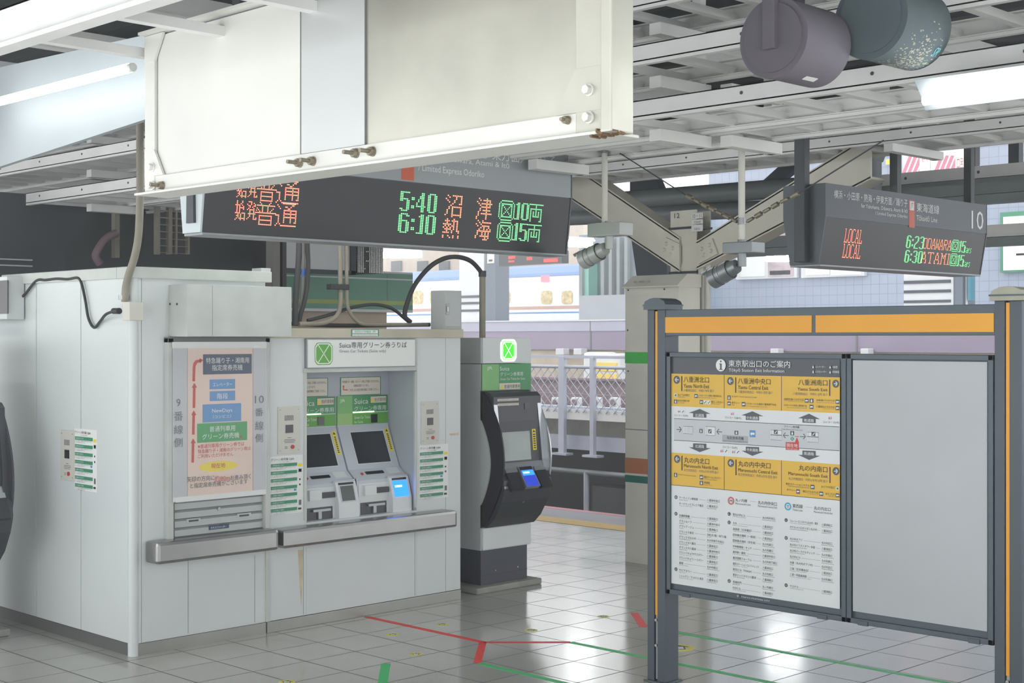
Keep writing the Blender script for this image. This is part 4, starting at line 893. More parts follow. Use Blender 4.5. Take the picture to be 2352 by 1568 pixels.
for q in ((335, 468, 370, 508), (390, 530, 425, 570), (675, 545, 708, 585), (822, 550, 860, 595), (1470, 515, 1510, 557), (1788, 525, 1827, 570), (1520, 578, 1560, 621), (1788, 590, 1827, 634), (1383, 1447, 1420, 1492), (1620, 1470, 1660, 1515), (1788, 1488, 1827, 1530), (390, 1300, 425, 1345), (1530, 1400, 1570, 1445)): icon(*q)
for q in ((125, 525, 158, 565), (675, 482, 708, 528), (125, 1278, 158, 1320), (1520, 515, 1560, 558), (390, 1360, 425, 1403), (387, 826, 420, 868), (748, 845, 787, 886), (1322, 848, 1362, 892), (1540, 172, 1572, 208), (1715, 175, 1747, 211), (1540, 222, 1572, 258), (1715, 226, 1747, 262)): icon(*q, k=1)
for q in ((160, 630, 195, 662), (705, 650, 745, 690), (1708, 690, 1755, 735), (718, 1040, 757, 1083), (598, 1030, 638, 1073)): icon(*q, m='paper', k=2)
for q in ((200, 630, 235, 663), (642, 1032, 680, 1075), (762, 1043, 802, 1085), (428, 532, 462, 572), (467, 533, 502, 574)): icon(*q, m='paper', g='ink', k=3)
for q in ((478, 830, 512, 872), (1153, 836, 1192, 878), (1540, 857, 1580, 900)): icon(*q, k=3)
for (x, y) in ((142, 481), (1808, 1441)):
    a, c = Z5(x, y); b.disc(B, a, c, 4.6, OF + .0014, 'paper'); b.disc(B, a, c, 2.8, OF + .002, 'ink_green')
def stairs(x0, y0, x1, y1, n):
    mq(b, x0, y0, x1, y1, 'map_white', .0012)
    for yy in (y0, y1): mq(b, x0, yy - 1.5, x1, yy + 1.5, 'ink', .0018)
    for k in range(n + 1): xx = x0 + 12 + (x1 - x0 - 14) * k / n; mq(b, xx - 1.2, y0, xx + 1.2, y1, 'ink_grey', .0016)
stairs(220, 800, 320, 874, 6); stairs(450, 803, 550, 890, 1); stairs(1120, 890, 1235, 938, 7); stairs(1120, 838, 1235, 884, 1); stairs(1495, 908, 1612, 960, 7); stairs(1495, 860, 1612, 902, 1)
def thin_arrow(x0, x1, y, d):
    mq(b, x0, y - 3, x1, y + 3, 'ink', .0016); xt = x1 if d > 0 else x0; s = -d * 24
    for q in (-1, 1):
        P_ = [(xt, y), (xt + s, y + q * 26), (xt + s * .7, y + q * 29), (xt + d * 5, y)]; ms(b, P_ if (q * d) > 0 else P_[::-1], 'ink', .0017)
thin_arrow(152, 200, 833, 1); thin_arrow(568, 620, 856, -1); thin_arrow(1252, 1306, 893, -1); thin_arrow(1422, 1476, 905, 1)
mq(b, 622, 886, 888, 962, 'map_greyer', .001); mt(b, '指定席券売機', 670, 900, 934, 842); mt(b, 'Reserved Seat Ticket Vending Machine', 632, 941, 955, 882, 'ink_grey')
icon(903, 840, 963, 910, m='ink_blue', k=0)
a, c = Z5(1342, 928); b.disc(B, a, c, 4.6, OF + .0014, 'ink_green'); ms(b, [(1325, 910), (1330, 908), (1359, 946), (1354, 948)], 'map_grey', .002); ms(b, [(1325, 946), (1354, 908), (1359, 910), (1330, 948)], 'map_grey', .002)
mq(b, 1370, 900, 1410, 906, 'ink_red', .0016); ms(b, [(1275, 963), (1370, 965), (1390, 912), (1410, 965), (1410, 1047), (1275, 1042)], 'ink_red'); mt(b, '現在地', 1283, 974, 1013, 1397, 'ink_white'); mt(b, 'You are here', 1285, 1021, 1035, 1397, 'ink_white')
# directory in three columns
EX = {'八重洲中央口': 'Yaesu Central Exit', '八重洲北口': 'Yaesu North Exit', '八重洲南口': 'Yaesu South Exit', '丸の内北口': 'Marunouchi North Exit', '丸の内南口': 'Marunouchi South Exit', '丸ノ内南口': 'Marunouchi South Exit', '丸の内中央口': 'Marunouchi Central Exit', '丸の内地下中央口': 'Marunouchi Underground Central Exit', '丸の内地下南口': 'Marunouchi Underground South Exit', '改札内1階・地下1階': '1F, B1F'}
def wid(s): return sum(25 if ord(ch) > 255 else 15 for ch in s)
def row(xn, xr, y, yr, jp, en, ex):
    k = 30; sc_ = min(1, (xr - xn - 45) / wid(jp)); xe_ = xn + wid(jp) * sc_
    mt(b, jp, xn, y, y + k, xe_, Z=Z6); mt(b, en, xn, y + k + 6, y + k + 17, xn + min(len(en) * 7.4, 290), 'ink_grey', Z=Z6)
    mt(b, ex, xr, yr, yr + k, xr + wid(ex), Z=Z6); mt(b, EX[ex], xr, yr + k + 6, yr + k + 17, xr + len(EX[ex]) * (7 if len(EX[ex]) < 25 else 5.4), 'ink_grey', Z=Z6)
    sl = (yr - y) / (xr - xn)
    x0, x1 = xe_ + 16, xr - 18
    if x1 > x0 + 12: ms(b, [(x0, y + 17 + sl * (x0 - xn)), (x1, y + 17 + sl * (x1 - xn)), (x1, y + 19 + sl * (x1 - xn)), (x0, y + 19 + sl * (x0 - xn))][::-1], 'ink_grey', .0018, Z6)
C1 = (('アーティゾン美術館', 'Artizon Museum', '八重洲中央口', 100, 132), ('オークウッドプレミア東京', 'Oakwood Premier Tokyo', '八重洲北口', 172, 202), ('京橋税務署', 'Kyobashi Tax Office', '八重洲南口', 315, 350), ('グランルーフ', 'GranRoof', '八重洲中央口', 380, 415), ('グランアージュ', 'GranAge', '八重洲南口', 442, 480), ('グランスタ東京', 'GRANSTA TOKYO', '改札内1階・地下1階', 507, 547), ('グランスタ丸の内', 'GRANSTA MARUNOUCHI', '丸の内地下中央口', 570, 612), ('グランスタ八重北', 'GRANSTA YAEKITA', '八重洲北口', 632, 676), ('グランスタ八重洲', 'GRANSTA YAESU', '八重洲中央口', 695, 740), ('グラントウキョウサウスタワー', 'GranTokyo South Tower', '八重洲南口', 757, 802), ('グラントウキョウノースタワー', 'GranTokyo North Tower', '八重洲北口', 820, 867), ('皇居', 'Imperial Palace', '丸の内南口', 883, 931), ('サピアタワー', 'Sapia Tower', '八重洲北口', 970, 1021), ('シャングリ・ラ ホテル 東京', 'Shangri-La Hotel, Tokyo', '八重洲北口', 1037, 1086))
C2 = (('新丸の内ビル', 'Shin-Marunouchi Bldg.', '丸の内中央口', 302, 342), ('大丸', 'Daimaru Department Store', '八重洲北口', 406, 447), ('高島屋（日本橋店）', 'Takashimaya Department Store', '八重洲北口', 476, 518), ('団体集合場所（一般用）', 'Group Meeting Area', '八重洲北口', 546, 588), ('団体集合場所（学生用）', 'Group Meeting Area', '丸の内南口', 615, 658), ('中央郵便局・キッテ', 'Central Post Office, Kitte', '丸の内南口', 684, 728), ('東京駅一番街', 'First Avenue Tokyo Station', '八重洲中央口', 752, 798), ('東京国際フォーラム', 'Tokyo International Forum', '丸の内地下南口', 822, 868), ('東京ステーションコンファレンス', 'Tokyo Station Conference', '八重洲北口', 892, 940), ('東京ビル（TOKIA）', 'Tokyo Building', '丸の内南口', 960, 1012), ('東京ミッドタウン八重洲', 'TOKYO MIDTOWN YAESU', '八重洲南口', 1025, 1082), ('馬場先門', 'Babasakimon', '丸ノ内南口', 1112, 1170), ('PCPビル', 'Pacific Century Place', '八重洲南口', 1182, 1241))
C3 = (('フォーシーズンズホテル丸の内・東京', 'Four Seasons Hotel Marunouchi Tokyo', '八重洲南口', 380, 425), ('ホテルメトロポリタン丸の内', 'HOTEL METROPOLITAN MARUNOUCHI', '八重洲北口', 452, 497), ('丸の内オアゾ', 'Marunouchi OAZO', '丸の内北口', 594, 642), ('丸の内トラストタワー本館', 'Marunouchi Trust Tower Main', '八重洲北口', 664, 713), ('丸の内パークビルディング', 'Marunouchi Park Building', '丸の内南口', 735, 787), ('丸の内ビル', 'Marunouchi Bldg.', '丸の内南口', 806, 858), ('丸善（丸の内オアゾ内）', 'Maruzen', '丸の内北口', 878, 930), ('三越（日本橋本店）', 'Mitsukoshi Department Store', '八重洲北口', 950, 1002), ('三菱一号館美術館', 'Mitsubishi Ichigokan Museum, Tokyo', '丸の内南口', 1022, 1077), ('ヤエチカ', 'Yaechika Shopping Mall', '八重洲南口', 1162, 1222))
for C_, xn, xr in ((C1, 208, 543), (C2, 853, 1208), (C3, 1537, 1918)):
    for jp, en, ex, y, yr in C_: row(xn, xr, y, yr, jp, en, ex)
for (x, y, ch) in ((170, 112, 'あ'), (170, 310, 'か'), (170, 976, 'さ'), (808, 313, 'し'), (808, 414, 'た'), (808, 1117, 'は'), (1492, 387, 'ふ'), (1492, 601, 'ま'), (1492, 1168, 'や')):
    a, c = Z6(x, y); b.disc(B, a, c, 4.3, OF + .0014, 'map_dark'); mt(b, ch, x - 9, y - 11, y + 10, x + 9, 'ink_white', .002, Z6)
for (x, y, ch, m) in ((830, 155, 'M', 'ring_pink'), (1513, 223, 'T', 'ring_blue')):
    a, c = Z6(x, y); b.disc(B, a, c, 9.2, OF + .0014, m, inner=.62); mt(b, ch, x - 14, y - 15, y + 15, x + 14, 'ink', .002, Z6)
for s, x0, y0, y1, x1, m in (('丸ノ内線', 882, 125, 163, 1025, 'ink'), ('Marunouchi Line', 882, 174, 198, 1065, 'ink_grey'), ('丸の内中央口', 1153, 151, 198, 1380, 'ink'), ('Marunouchi Central Exit', 1153, 205, 228, 1383, 'ink_grey'), ('東西線', 1568, 190, 237, 1690, 'ink'), ('Tozai Line', 1568, 248, 273, 1690, 'ink_grey'), ('丸の内北口', 1825, 218, 263, 2027, 'ink'), ('Marunouchi North Exit', 1825, 275, 298, 2052, 'ink_grey')): mt(b, s, x0, y0, y1, x1, m, Z=Z6)
for (x0, x1, y, yr) in ((1058, 1138, 160, 168), (1727, 1810, 228, 236)): ms(b, [(x0, y), (x0, y + 2), (x1, yr + 2), (x1, yr)], 'ink_grey', .0018, Z6)
b.build('lettering', pf)
b = MB(); mt(b, 'TOKYO STATION CITY', 950, 1297, 1314, 1297, 'ink_white', .003, Z6); q = Z6(912, 1297); b.disc(B, q[0], q[1] , 2.6, OF + .003, 'post_cap_old')
b.build('frame_lettering', pf)

# ================================================================== DEPARTURE SIGNS
ART = {
'普': '...#.......#....|....#.....#.....|.##############.|.....#...#......|.#...#...#...#..|..#..#...#..#...|...#.#...#.#....|################|................|...##########...|...#........#...|...#........#...|...##########...|...#........#...|...#........#...|...##########...',
'通': '.....##########.|.#..........##..|..#....##..#....|...#.....##.....|......##########|......#....#...#|......##########|###...#....#...#|..#...##########|..#...#....#...#|..#...#....#...#|..#...#....#..##|.#.#............|#...############',
'始': '.#...#..|.#...#..|.#..#...|####.#..|.#.#..#.|.#.####.|.#.#..#.|.#.#....|.#.#....|####.###|..#.#..#|.##.#..#|..#.#..#|.#.#####|#...#..#|........',
'発': '.###....|...#.#..|#..#..#.|.##..##.|..#.#...|.#...#..|#.####.#|..#..#..|..#..#..|.######.|..#..#..|..#..#..|.#...#.#|#....###|........|........',
'沼': '.#..######|..#...#..#|#.....#..#|.#...#...#|..#..#...#|....#...##|...#......|..#.######|..#.#....#|.#..#....#|.#..#....#|.#..#....#|#...######|....#....#',
'津': '.#....#...|..#.#####.|#.....#.#.|.#.#######|..#...#.#.|...######.|..#...#...|..#.#####.|.#....#...|.#.#######|.#....#...|#.....#...|#.....#...',
'熱': '..#...#...|.###.####.|..#...#.#.|#####.#.#.|.#.#.##.#.|#.#.#.#.#.|.####.#.#.|..#..#..##|####.#...#|..........|#..#..#..#|#...#.#..#',
'海': '.#..#.....|..#.######|#..#......|.#..#####.|...#.#..#.|..#..#.#.#|.#########|.#..#.#.#.|.#..#.#.#.|#..######.|#.....#.#.|.....###..',
'両': '###########|.....#.....|.....#.....|.#########.|.#...#...#.|.#.#.#.#.#.|.#.#.#.#.#.|.#.#.#.#.#.|.#.#####.#.|.#.......#.|.#.......#.|.#......##.',
'緑': '..#########..|.#.........#.|#.#########.#|#.##.....##.#|#.#.#...#.#.#|#.#..#.#..#.#|#.#...#...#.#|#.#..#.#..#.#|#.#.#...#.#.#|#.##.....##.#|#.#########.#|.#.........#.|..#########..',
'0': '.####.|##..##|##..##|##..##|##..##|##..##|##..##|##..##|##..##|##..##|##..##|.####.', '1': '..##|.###|..##|..##|..##|..##|..##|..##|..##|..##|..##|####', '2': '.####.|##..##|....##|....##|....##|...##.|..##..|.##...|##....|##....|##....|######', '3': '.####.|##..##|....##|....##|....##|..###.|....##|....##|....##|....##|##..##|.####.',
'4': '...##.|...##.|..###.|..###.|.#.##.|.#.##.|#..##.|#..##.|######|...##.|...##.|...##.', '5': '######|##....|##....|##....|#####.|##..##|....##|....##|....##|....##|##..##|.####.', '6': '.####.|##..##|##....|##....|#####.|##..##|##..##|##..##|##..##|##..##|##..##|.####.', ':': '..|..|..|##|##|..|..|..|##|##|..|..',
'L': '##....|.#....|.#....|.#....|.#....|.#....|.#....|.#....|.#....|.#...#|.#...#|######', 'O': '.####.|#....#|#....#|#....#|#....#|#....#|#....#|#....#|#....#|#....#|#....#|.####.', 'C': '.####.|#....#|#.....|#.....|#.....|#.....|#.....|#.....|#.....|#.....|#....#|.####.', 'A': '..##..|..##..|..##..|.#..#.|.#..#.|.#..#.|.#..#.|.####.|#....#|#....#|#....#|##..##',
'D': '#####.|#....#|#....#|#....#|#....#|#....#|#....#|#....#|#....#|#....#|#....#|#####.', 'W': '#...#|#...#|#...#|#...#|#...#|#.#.#|#.#.#|#.#.#|#.#.#|##.##|#...#|#...#', 'R': '#####.|#....#|#....#|#....#|#....#|#####.|#.#...|#..#..|#..#..|#...#.|#...#.|#....#', 'T': '#######|#..#..#|...#...|...#...|...#...|...#...|...#...|...#...|...#...|...#...|...#...|..###..',
'M': '##...##|.#...#.|.##.##.|.##.##.|.#.#.#.|.#.#.#.|.#...#.|.#...#.|.#...#.|.#...#.|.#...#.|##...##', 'I': '###|.#.|.#.|.#.|.#.|.#.|.#.|.#.|.#.|.#.|.#.|###', 'c': '....|....|....|....|....|....|.##.|#..#|#...|#...|#..#|.##.', 'a': '....|....|....|....|....|....|....|.##.|...#|.###|#..#|.###', 'r': '...|...|...|...|...|...|...|#.#|##.|#..|#..|#..', 's': '...|...|...|...|...|...|...|.##|#..|.#.|..#|##.', ' ': '..|..'}
def dots(b, s, pl, x0, yt, yb, x1, col, off=.002, k=.52):
    """dot-matrix lettering: one small lens per lit diode"""
    rows = None; G_ = [ART[c].split('|') for c in s]; h = max(len(g) for g in G_); pad = []
    for g in G_: pad.append(['.' * len(g[0])] * 0 + g + ['.' * len(g[0])] * (h - len(g)))
    rows = ['.'.join(g[i] for g in pad) for i in range(h)]; n = len(rows[0])
    q = pl.off(off); u0, vt = q.hit(x0, yt); vb = q.hit(x0, yb)[1]; u1 = q.hit(x1, (yt + yb) / 2)[0]; du = (u1 - u0) / n; dv = (vt - vb) / h
    for j, r in enumerate(rows):
        for i, ch in enumerate(r):
            if ch == '#':
                cu, cv = u0 + (i + .5) * du, vt - (j + .5) * dv; c = q.pt(cu, cv)
                A = [c + q.u * du * k * math.cos(t * math.pi / 3) + q.v * dv * k * math.sin(t * math.pi / 3) for t in range(6)]
                Bq = [p + (c - p) * .40 + q.n * .0025 for p in A]
                b.add(A + Bq, [(t, (t + 1) % 6, 6 + (t + 1) % 6, 6 + t) for t in range(6)], col); b.add(Bq, [tuple(range(6))], col + '_core')
def dep_sign(name, label, XA, XB, YFt, YFb, ZB_, ZM, ZTp_, thick, header, leds, poles, hd_mat, lit):
    """two-sided hanging sign: front faces lean in towards the bottom"""
    e = empty(name, ((XA + XB) / 2, YFt + thick / 2, ZB_), label, 'departure sign', 'hanging departure signs')
    ym = YFt + thick / 2
    def sec(x): return [(x, YFb, ZB_), (x, YFt, ZM), (x, YFt, ZTp_), (x, YFt + thick, ZTp_), (x, YFt + thick, ZM), (x, 2 * ym - YFb, ZB_)]
    b = MB(); b.prism(sec(XA + .012), (XB - XA - .024, 0, 0), 'sign_body'); b.build('body', e)
    LP = Pl((XA, YFb, ZB_), UX, (0, YFt - YFb, ZM - ZB_)); Ls = math.hypot(YFt - YFb, ZM - ZB_)
    b = MB(); b.slab(LP, .0, .0, XB - XA, Ls - .002, 0, .004, 'sign_led', 0); b.build('led_panel', e)
    HP_ = Pl((XA, YFt, ZM), UX, UZ)
    b = MB(); b.slab(HP_, 0, .002, XB - XA, ZTp_ - ZM, 0, .006, hd_mat); b.build('header_panel', e)
    b = MB(); b.box((XA, YFb - .012, ZB_ - .014), (XB, 2 * ym - YFb + .012, ZB_), 'sign_edge', .002); b.build('bottom_rail', e)
    for x in (XA - .012, XB):
        b = MB(); b.prism([(x, p[1] + (-.008 if p[1] < ym else .008), p[2]) for p in sec(x)], (.012, 0, 0), 'sign_end' if lit and x < XA else 'sign_body'); b.build('end_plate', e)
    for g in leds:
        b = MB(); dots(b, g[0], LP, *g[1:6], off=.0045); b.build('led_lettering', e)
    b = MB(); hm = header(b, HP_); b.build('lettering', e); o = hm.build('line_emblem', e); o['label'] = 'orange line emblem'
    for x in poles:
        b = MB(); b.box((x - .035, ym - .035, ZTp_ - (.0 if x > XA else 0)), (x + .035, ym + .035, 4.2), 'dark_steel', .004); b.build('hanger_pole', e)
    return e, LP, HP_
# near sign, half hidden behind the girder
zb = 2.6
pL = onZ(441, 543, zb); YF = onZ(860, 557, zb).y; XA_ = onY(462, 540, YF).x; XB_ = onY(1298, 575, YF).x
tl = YF - .045
ZM_ = onY(1303, 455, tl).z; ZT_ = onY(1311, 345, tl).z + .08
def hd1(b, HP_):
    b.text('横浜・小田原・熱海・伊東方面／踊り子', HP_, 870, 305, 335, 1276, .007, 'ink_white'); b.text('for Yokohama, Odawara, Atami & Itō', HP_, 905, 342, 358, 1170, .007, 'ink_white'); b.text('/ Limited Express Odoriko', HP_, 961, 376, 396, 1112, .007, 'ink_white')
    b = MB(); b.quad(HP_, 922, 340, 412, 951, .007, 'jt_orange'); return b
R_ = 'led_red'; Gn = 'led_green'; Am = 'led_amber'
led1 = [('始発', 545, 411, 456, 592, R_), ('普', 592, 408, 461, 636, R_), ('通', 636, 412, 466, 687, R_), ('始発', 541, 459, 508, 590, R_), ('普', 587, 462, 516, 634, R_), ('通', 634, 464, 519, 681, R_),
        ('5:40', 920, 438, 484, 1004, Gn), ('6:10', 916, 488, 534, 1001, Gn), ('沼', 1024, 446, 498, 1061, Am), ('津', 1096, 453, 503, 1130, Am), ('熱', 1018, 500, 546, 1055, Am), ('海', 1093, 504, 551, 1127, Am),
        ('緑', 1147, 458, 506, 1182, Gn), ('10', 1183, 464, 504, 1215, Gn), ('両', 1216, 467, 509, 1247, Gn), ('緑', 1143, 508, 554, 1178, Gn), ('15', 1178, 511, 552, 1211, Gn), ('両', 1211, 514, 555, 1243, Gn)]
e1, LP1, HP1 = dep_sign('departure_sign', 'near departure sign half hidden behind the girder, trains at 5:40 and 6:10', XA_, XB_, tl, YF, zb, ZM_, ZT_, .24, hd1, led1, [XA_ + .3, XB_ - .75], 'sign_header', True)
# white frame of the end face with its slot
ym = tl + .12; b = MB(); 
b.prism([(XA_ - .028, tl + .075, zb + .05), (XA_ - .028, tl + .085, ZM_ + .1), (XA_ - .028, tl + .135, ZM_ + .1), (XA_ - .028, tl + .145, zb + .05)], (.017, 0, 0), 'dark_steel'); b.build('end_slot', e1)
# far sign of track 10
YF2 = onZ(2070, 619, zb).y; XA2 = onY(1887, 605, YF2).x; XB2 = onY(2252, 633, YF2).x; tl2 = YF2 - .06
XA2 = onY(1896, 500, tl2).x; XB2 = onY(2264, 540, tl2).x
ZM2 = onY(1896, 498, tl2).z; ZT2 = onY(1896, 420, tl2).z
def hd2(b, HP_):
    Q = lambda x, y: (1600 + x / 3.1277, 330 + y / 3.1277)
    b0_ = b
    def t(s, x0, y0, y1, x1, m='ink_white', bb=None): (a, c), (d, g) = Q(x0, y0), Q(x1, y1); (bb or b0_).text(s, HP_, a, c, g, d, .0078, m)
    t('横浜・小田原・熱海・伊東方面／踊り子', 988, 330, 390, 1515); t('for Yokohama, Odawara, Atami & Itō', 1183, 428, 462, 1515); t('/ Limited Express Odoriko', 1283, 484, 516, 1515)
    t('東海道線', 1580, 422, 488, 1743); t('Tōkaidō Line', 1580, 510, 550, 1728); t('10', 1975, 478, 610, 2060)
    b = MB()
    def q(x0, y0, y1, x1, m, o): (a, c), (d, g) = Q(x0, y0), Q(x1, y1); b.quad(HP_, a, c, g, d, o, m)
    q(1527, 404, 600, 1567, 'jt_orange', .007); q(1532, 412, 476, 1562, 'ink_white', .0075); t('JT', 1537, 424, 466, 1558, 'ink', b); return b
Q = lambda x, y: (1990 + x / 7.84, 500 + y / 7.84)
def L2(s, x0, y0, y1, x1, c): (a, g), (d, h) = Q(x0, y0), Q(x1, y1); return (s, a, g, h, d, c)
led2 = [('LOCAL', 1942, 524, 557, 1981, R_), ('LOCAL', 1938, 559, 592, 1977, R_),
        L2('6:23', 735, 312, 545, 1040, Gn), L2('6:30', 705, 575, 805, 1010, Gn), L2('ODAWARA', 1040, 360, 555, 1535, Am), L2('ATAMI', 1000, 605, 815, 1500, Am), L2('緑', 1545, 388, 610, 1665, Gn), L2('15', 1672, 412, 622, 1785, Gn), L2('cars', 1780, 412, 632, 1895, Gn), L2('緑', 1515, 635, 865, 1635, Gn), L2('15', 1640, 662, 872, 1755, Gn), L2('cars', 1752, 662, 882, 1870, Gn)]
po = [onY(2062, 400, tl2 + .16).x, onY(2231, 400, tl2 + .16).x]
e2, LP2, HP2 = dep_sign('departure_sign', 'far departure sign of platform 10, two local trains at 6:23 and 6:30', XA2, XB2, tl2, YF2, zb, ZM2, ZT2, .36, hd2, led2, po, 'sign_body', False)
b = MB(); b.box((XA2 - .085, tl2 + .13, zb + .02), (XA2 - .012, tl2 + .22, 4.2), 'dark_steel', .004); b.build('hanger_pole', e2)

# ================================================================== CCTV CAMERAS ON POLES
def cctv(px, pyt, pyb, X, box, body, label, dark):
    e = empty('security_camera', onX(px, pyb, X), label, 'camera', 'security cameras on white poles')
    p0, p1 = onX(px, pyt, X), onX(px, pyb, X); mm = 'cctv_dark' if dark else 'cctv'
    b = MB(); b.cyl(p0, p1, .020, 'pipe_white', seg=14); b.build('pole', e)
    zc = onX(px, box[4], X).z; b = MB(); b.cyl(p1 + Vector((0, 0, zc - p1.z - .02)), p1 + Vector((0, 0, zc - p1.z + .02)), .025, 'steel_dull', seg=14); b.build('clamp', e)
    A, C = onX(box[0], box[1], X), onX(box[2], box[3], X); b = MB(); b.box((X - .055, A.y, A.z), (X + .075, C.y, C.z), mm, .005); b.build('junction_box', e)
    a, c = onX(body[0], body[1], X - .01), onX(body[2], body[3], X - .01); d = (c - a).normalized()
    b = MB(); t = onX(body[4], box[3], X); b.cyl(t + Vector((0, 0, .02)), Vector((t.x, t.y, a.z - .0)), .026, mm, seg=16); b.cyl(a - d * .01, a + d * .06, .040, mm, r1=.05, seg=20); b.build('bracket', e)
    b = MB(); r = .058; b.cyl(a + d * .04, c, r, mm, seg=28, mcap='dark_steel'); b.cyl(a + d * .1, a + d * .108, r + .003, 'steel_dull', seg=28); b.cyl(c - d * .05, c, r + .004, mm, seg=28, mcap='dark_steel'); b.build('housing', e)
    up = Vector((0, 0, 1)); n = (up - d * up.dot(d)).normalized(); s = d.cross(n)
    b = MB(); A_ = [c + (n * math.cos(t_) + s * math.sin(t_)) * (r + .007) for t_ in np.linspace(-1.2, 1.2, 9)]; B2 = [p + d * .07 * (1 - abs(k - 4) / 5) for k, p in enumerate(A_)]
    b.add(A_ + B2, [(i, i + 1, 9 + i + 1, 9 + i) for i in range(8)], mm, True); b.build('sun_hood', e)
    return e
cctv(1389, 330, 512, XG - .04, (1437, 540, 1362, 515, 345), (1388, 572, 1340, 597, 1399), 'pale security camera on the left white pole, bright lamp beside it', False)
cctv(1703.5, 312, 556, XG - .04, (1740, 580, 1672, 558, 508), (1690, 612, 1637, 640, 1704), 'grey security camera on the right white pole, held by two chains', True)
def chain(label, pts, r=.004):
    b = MB(); P = [onX(x, y, XG - .06) for x, y in pts]; b.tube(P, r, 'dark_steel', seg=6, sub=1)
    for k in range(len(P) - 1):
        L_ = (P[k + 1] - P[k]).length; n = max(1, int(L_ / .05))
        for i in range(n):
            if k in (len(P) - 2, len(P) - 3): a = P[k].lerp(P[k + 1], (i + .15) / n); c = P[k].lerp(P[k + 1], (i + .85) / n); b.cyl(a, c, .011 if i % 2 else .015, 'bolt', seg=8)
    b.build('stay_chain', label=label, cat='chain', group='stay chains of the camera pole')
chain('stay chain rising left from the right camera pole', [(1424, 352), (1575, 448), (1628, 476), (1695, 510)])
chain('stay chain rising right from the right camera pole towards the far sign', [(2030, 322), (1838, 442), (1790, 466), (1714, 510)])
b = MB(); 

# ================================================================== DRUM HOODS (upper right)
def drum(cx_, cy_, r, ln, X, label, m, tagpx=None, pole=None):
    c = onX(cx_, cy_, X); d = (onX(cx_, cy_, X) - Vector((0, 0, H))).dot(Vector((S2, S2, 0))); R0 = r / F * d
    e = empty('drum_hood', c - Vector((0, 0, R0)), label, 'hood', 'drum shaped hoods under the roof')
    b = MB(); b.cyl(c, c + Vector((ln, 0, 0)), R0, m, seg=48); b.cyl(c + Vector((-.012, 0, 0)), c + Vector((.012, 0, 0)), R0 * 1.012, m, seg=48); b.build('shell', e)
    b = MB(); b.cyl(c + Vector((-.02, 0, 0)), c + Vector((-.01, 0, 0)), R0 * .86, m, seg=40); b.build('end_disc', e)
    if tagpx: 
        q = c + Vector((ln * .52, 0, 0)); b = MB(); ang = math.radians(-112)
        n = Vector((0, math.cos(ang), math.sin(ang))); t = Vector((0, -n.z, n.y)); o_ = q + n * (R0 + .001)
        b.prism([o_ - t * .012 + Vector((-.04, 0, 0)), o_ - t * .012 + Vector((.04, 0, 0)), o_ + t * .012 + Vector((.04, 0, 0)), o_ + t * .012 + Vector((-.04, 0, 0))], n * .002, 'paper'); b.build('label_plate', e)
    if pole:
        p = onX(pole[0], pole[1], X - .03); b = MB(); b.box((X - .05, p.y - .028, c.z - .3 * R0), (X - .015, p.y + .028, 4.2), m, .004); b.build('hanger_pole', e)
    b = MB(); b.box((c.x + ln * .4, c.y - .02, c.z + R0 * .97), (c.x + ln * .6, c.y + .02, 4.2), 'dark_steel'); b.build('bracket', e)
    return e, c, R0
e, c, R0 = drum(1780, 88, 92, .30, 4.75, 'dark drum hood under the roof, painted mauve for the window reflection, left one with a small label', 'drum', (1, 1), (1770, 50))
e, c, R0 = drum(2003, 42, 94, .34, 5.1, 'dark green drum hood with spotted reflections painted on its flank, right of the mauve one', 'drum_dark')
b = MB(); 
for k in range(420):                                   # pale flecks painted as spotted reflections on the flank
    a = math.radians(random.gauss(-112, 26)); x = random.gauss(.19, .075)
    if not .03 < x < .32: continue
    n = Vector((0, math.cos(a), math.sin(a))); t = Vector((0, -n.z, n.y)); o_ = c + Vector((x, 0, 0)) + n * (R0 + .0012); s = random.uniform(.003, .009)
    b.poly([o_ + t * s * .5, o_ + Vector((s, 0, 0)), o_ - t * s * .5, o_ - Vector((s, 0, 0))], 'post_cap_old')
b.build('glint_flecks', e, kind='stuff')
n = Vector((0, math.cos(math.radians(-130)), math.sin(math.radians(-130)))); t = Vector((0, -n.z, n.y))
b = MB(); v, fc, _ = glyphs('SR'); o_ = c + Vector((.27, 0, 0)) + n * (R0 + .002); b.add([o_ + Vector((x * .04, 0, 0)) + t * (y * -.045) for x, y in v], fc, 'poster_blue'); b.build('lettering', e)

# ================================================================== FORKED COLUMN
cb = onZ(1437, 1290, 0); XC = cb.x; CP_ = XP(XC)
ec = empty('casing_panel', (XC, onX(1490, 900, XC).y, 0), 'cream steel casing on the column foot with green, orange and teal bands', 'column casing')
yA_, yB2 = onX(1436, 900, XC).y, onX(1560, 900, XC).y; zt = onX(1437, 640, XC).z
b = MB(); b.box((XC, yB2, 0), (XC + .30, yA_, onX(1437, 662, XC).z), 'col_cream', .004); b.build('casing', ec)
b = MB(); zl = onX(1437, 662, XC).z; b.prism([(XC - .03, yA_ + .01, zl), (XC - .03, yA_ + .01, zl + .012), (XC + .12, yA_ + .01, zt + .03), (XC + .32, yA_ + .01, zt + .03), (XC + .32, yA_ + .01, zl)], (0, yB2 - yA_ - .01, 0), 'col_cream'); b.build('sloping_lid', ec)
for (y0, y1, m) in ((808, 834, 'stripe_green'), (1050, 1085, 'stripe_orange'), (1090, 1106, 'stripe_teal')):
    b = MB(); b.box((XC - .002, yB2, onX(1437, y1, XC).z), (XC, yA_ + .0015, onX(1437, y0, XC).z), m); o = b.build('colour_band', ec); o['label'] = m.split('_')[1] + ' band'
b = MB(); b.box((XC - .0015, yB2, onX(1437, 986, XC).z), (XC + .01, yA_ + .001, onX(1437, 984, XC).z), 'wall_seam')
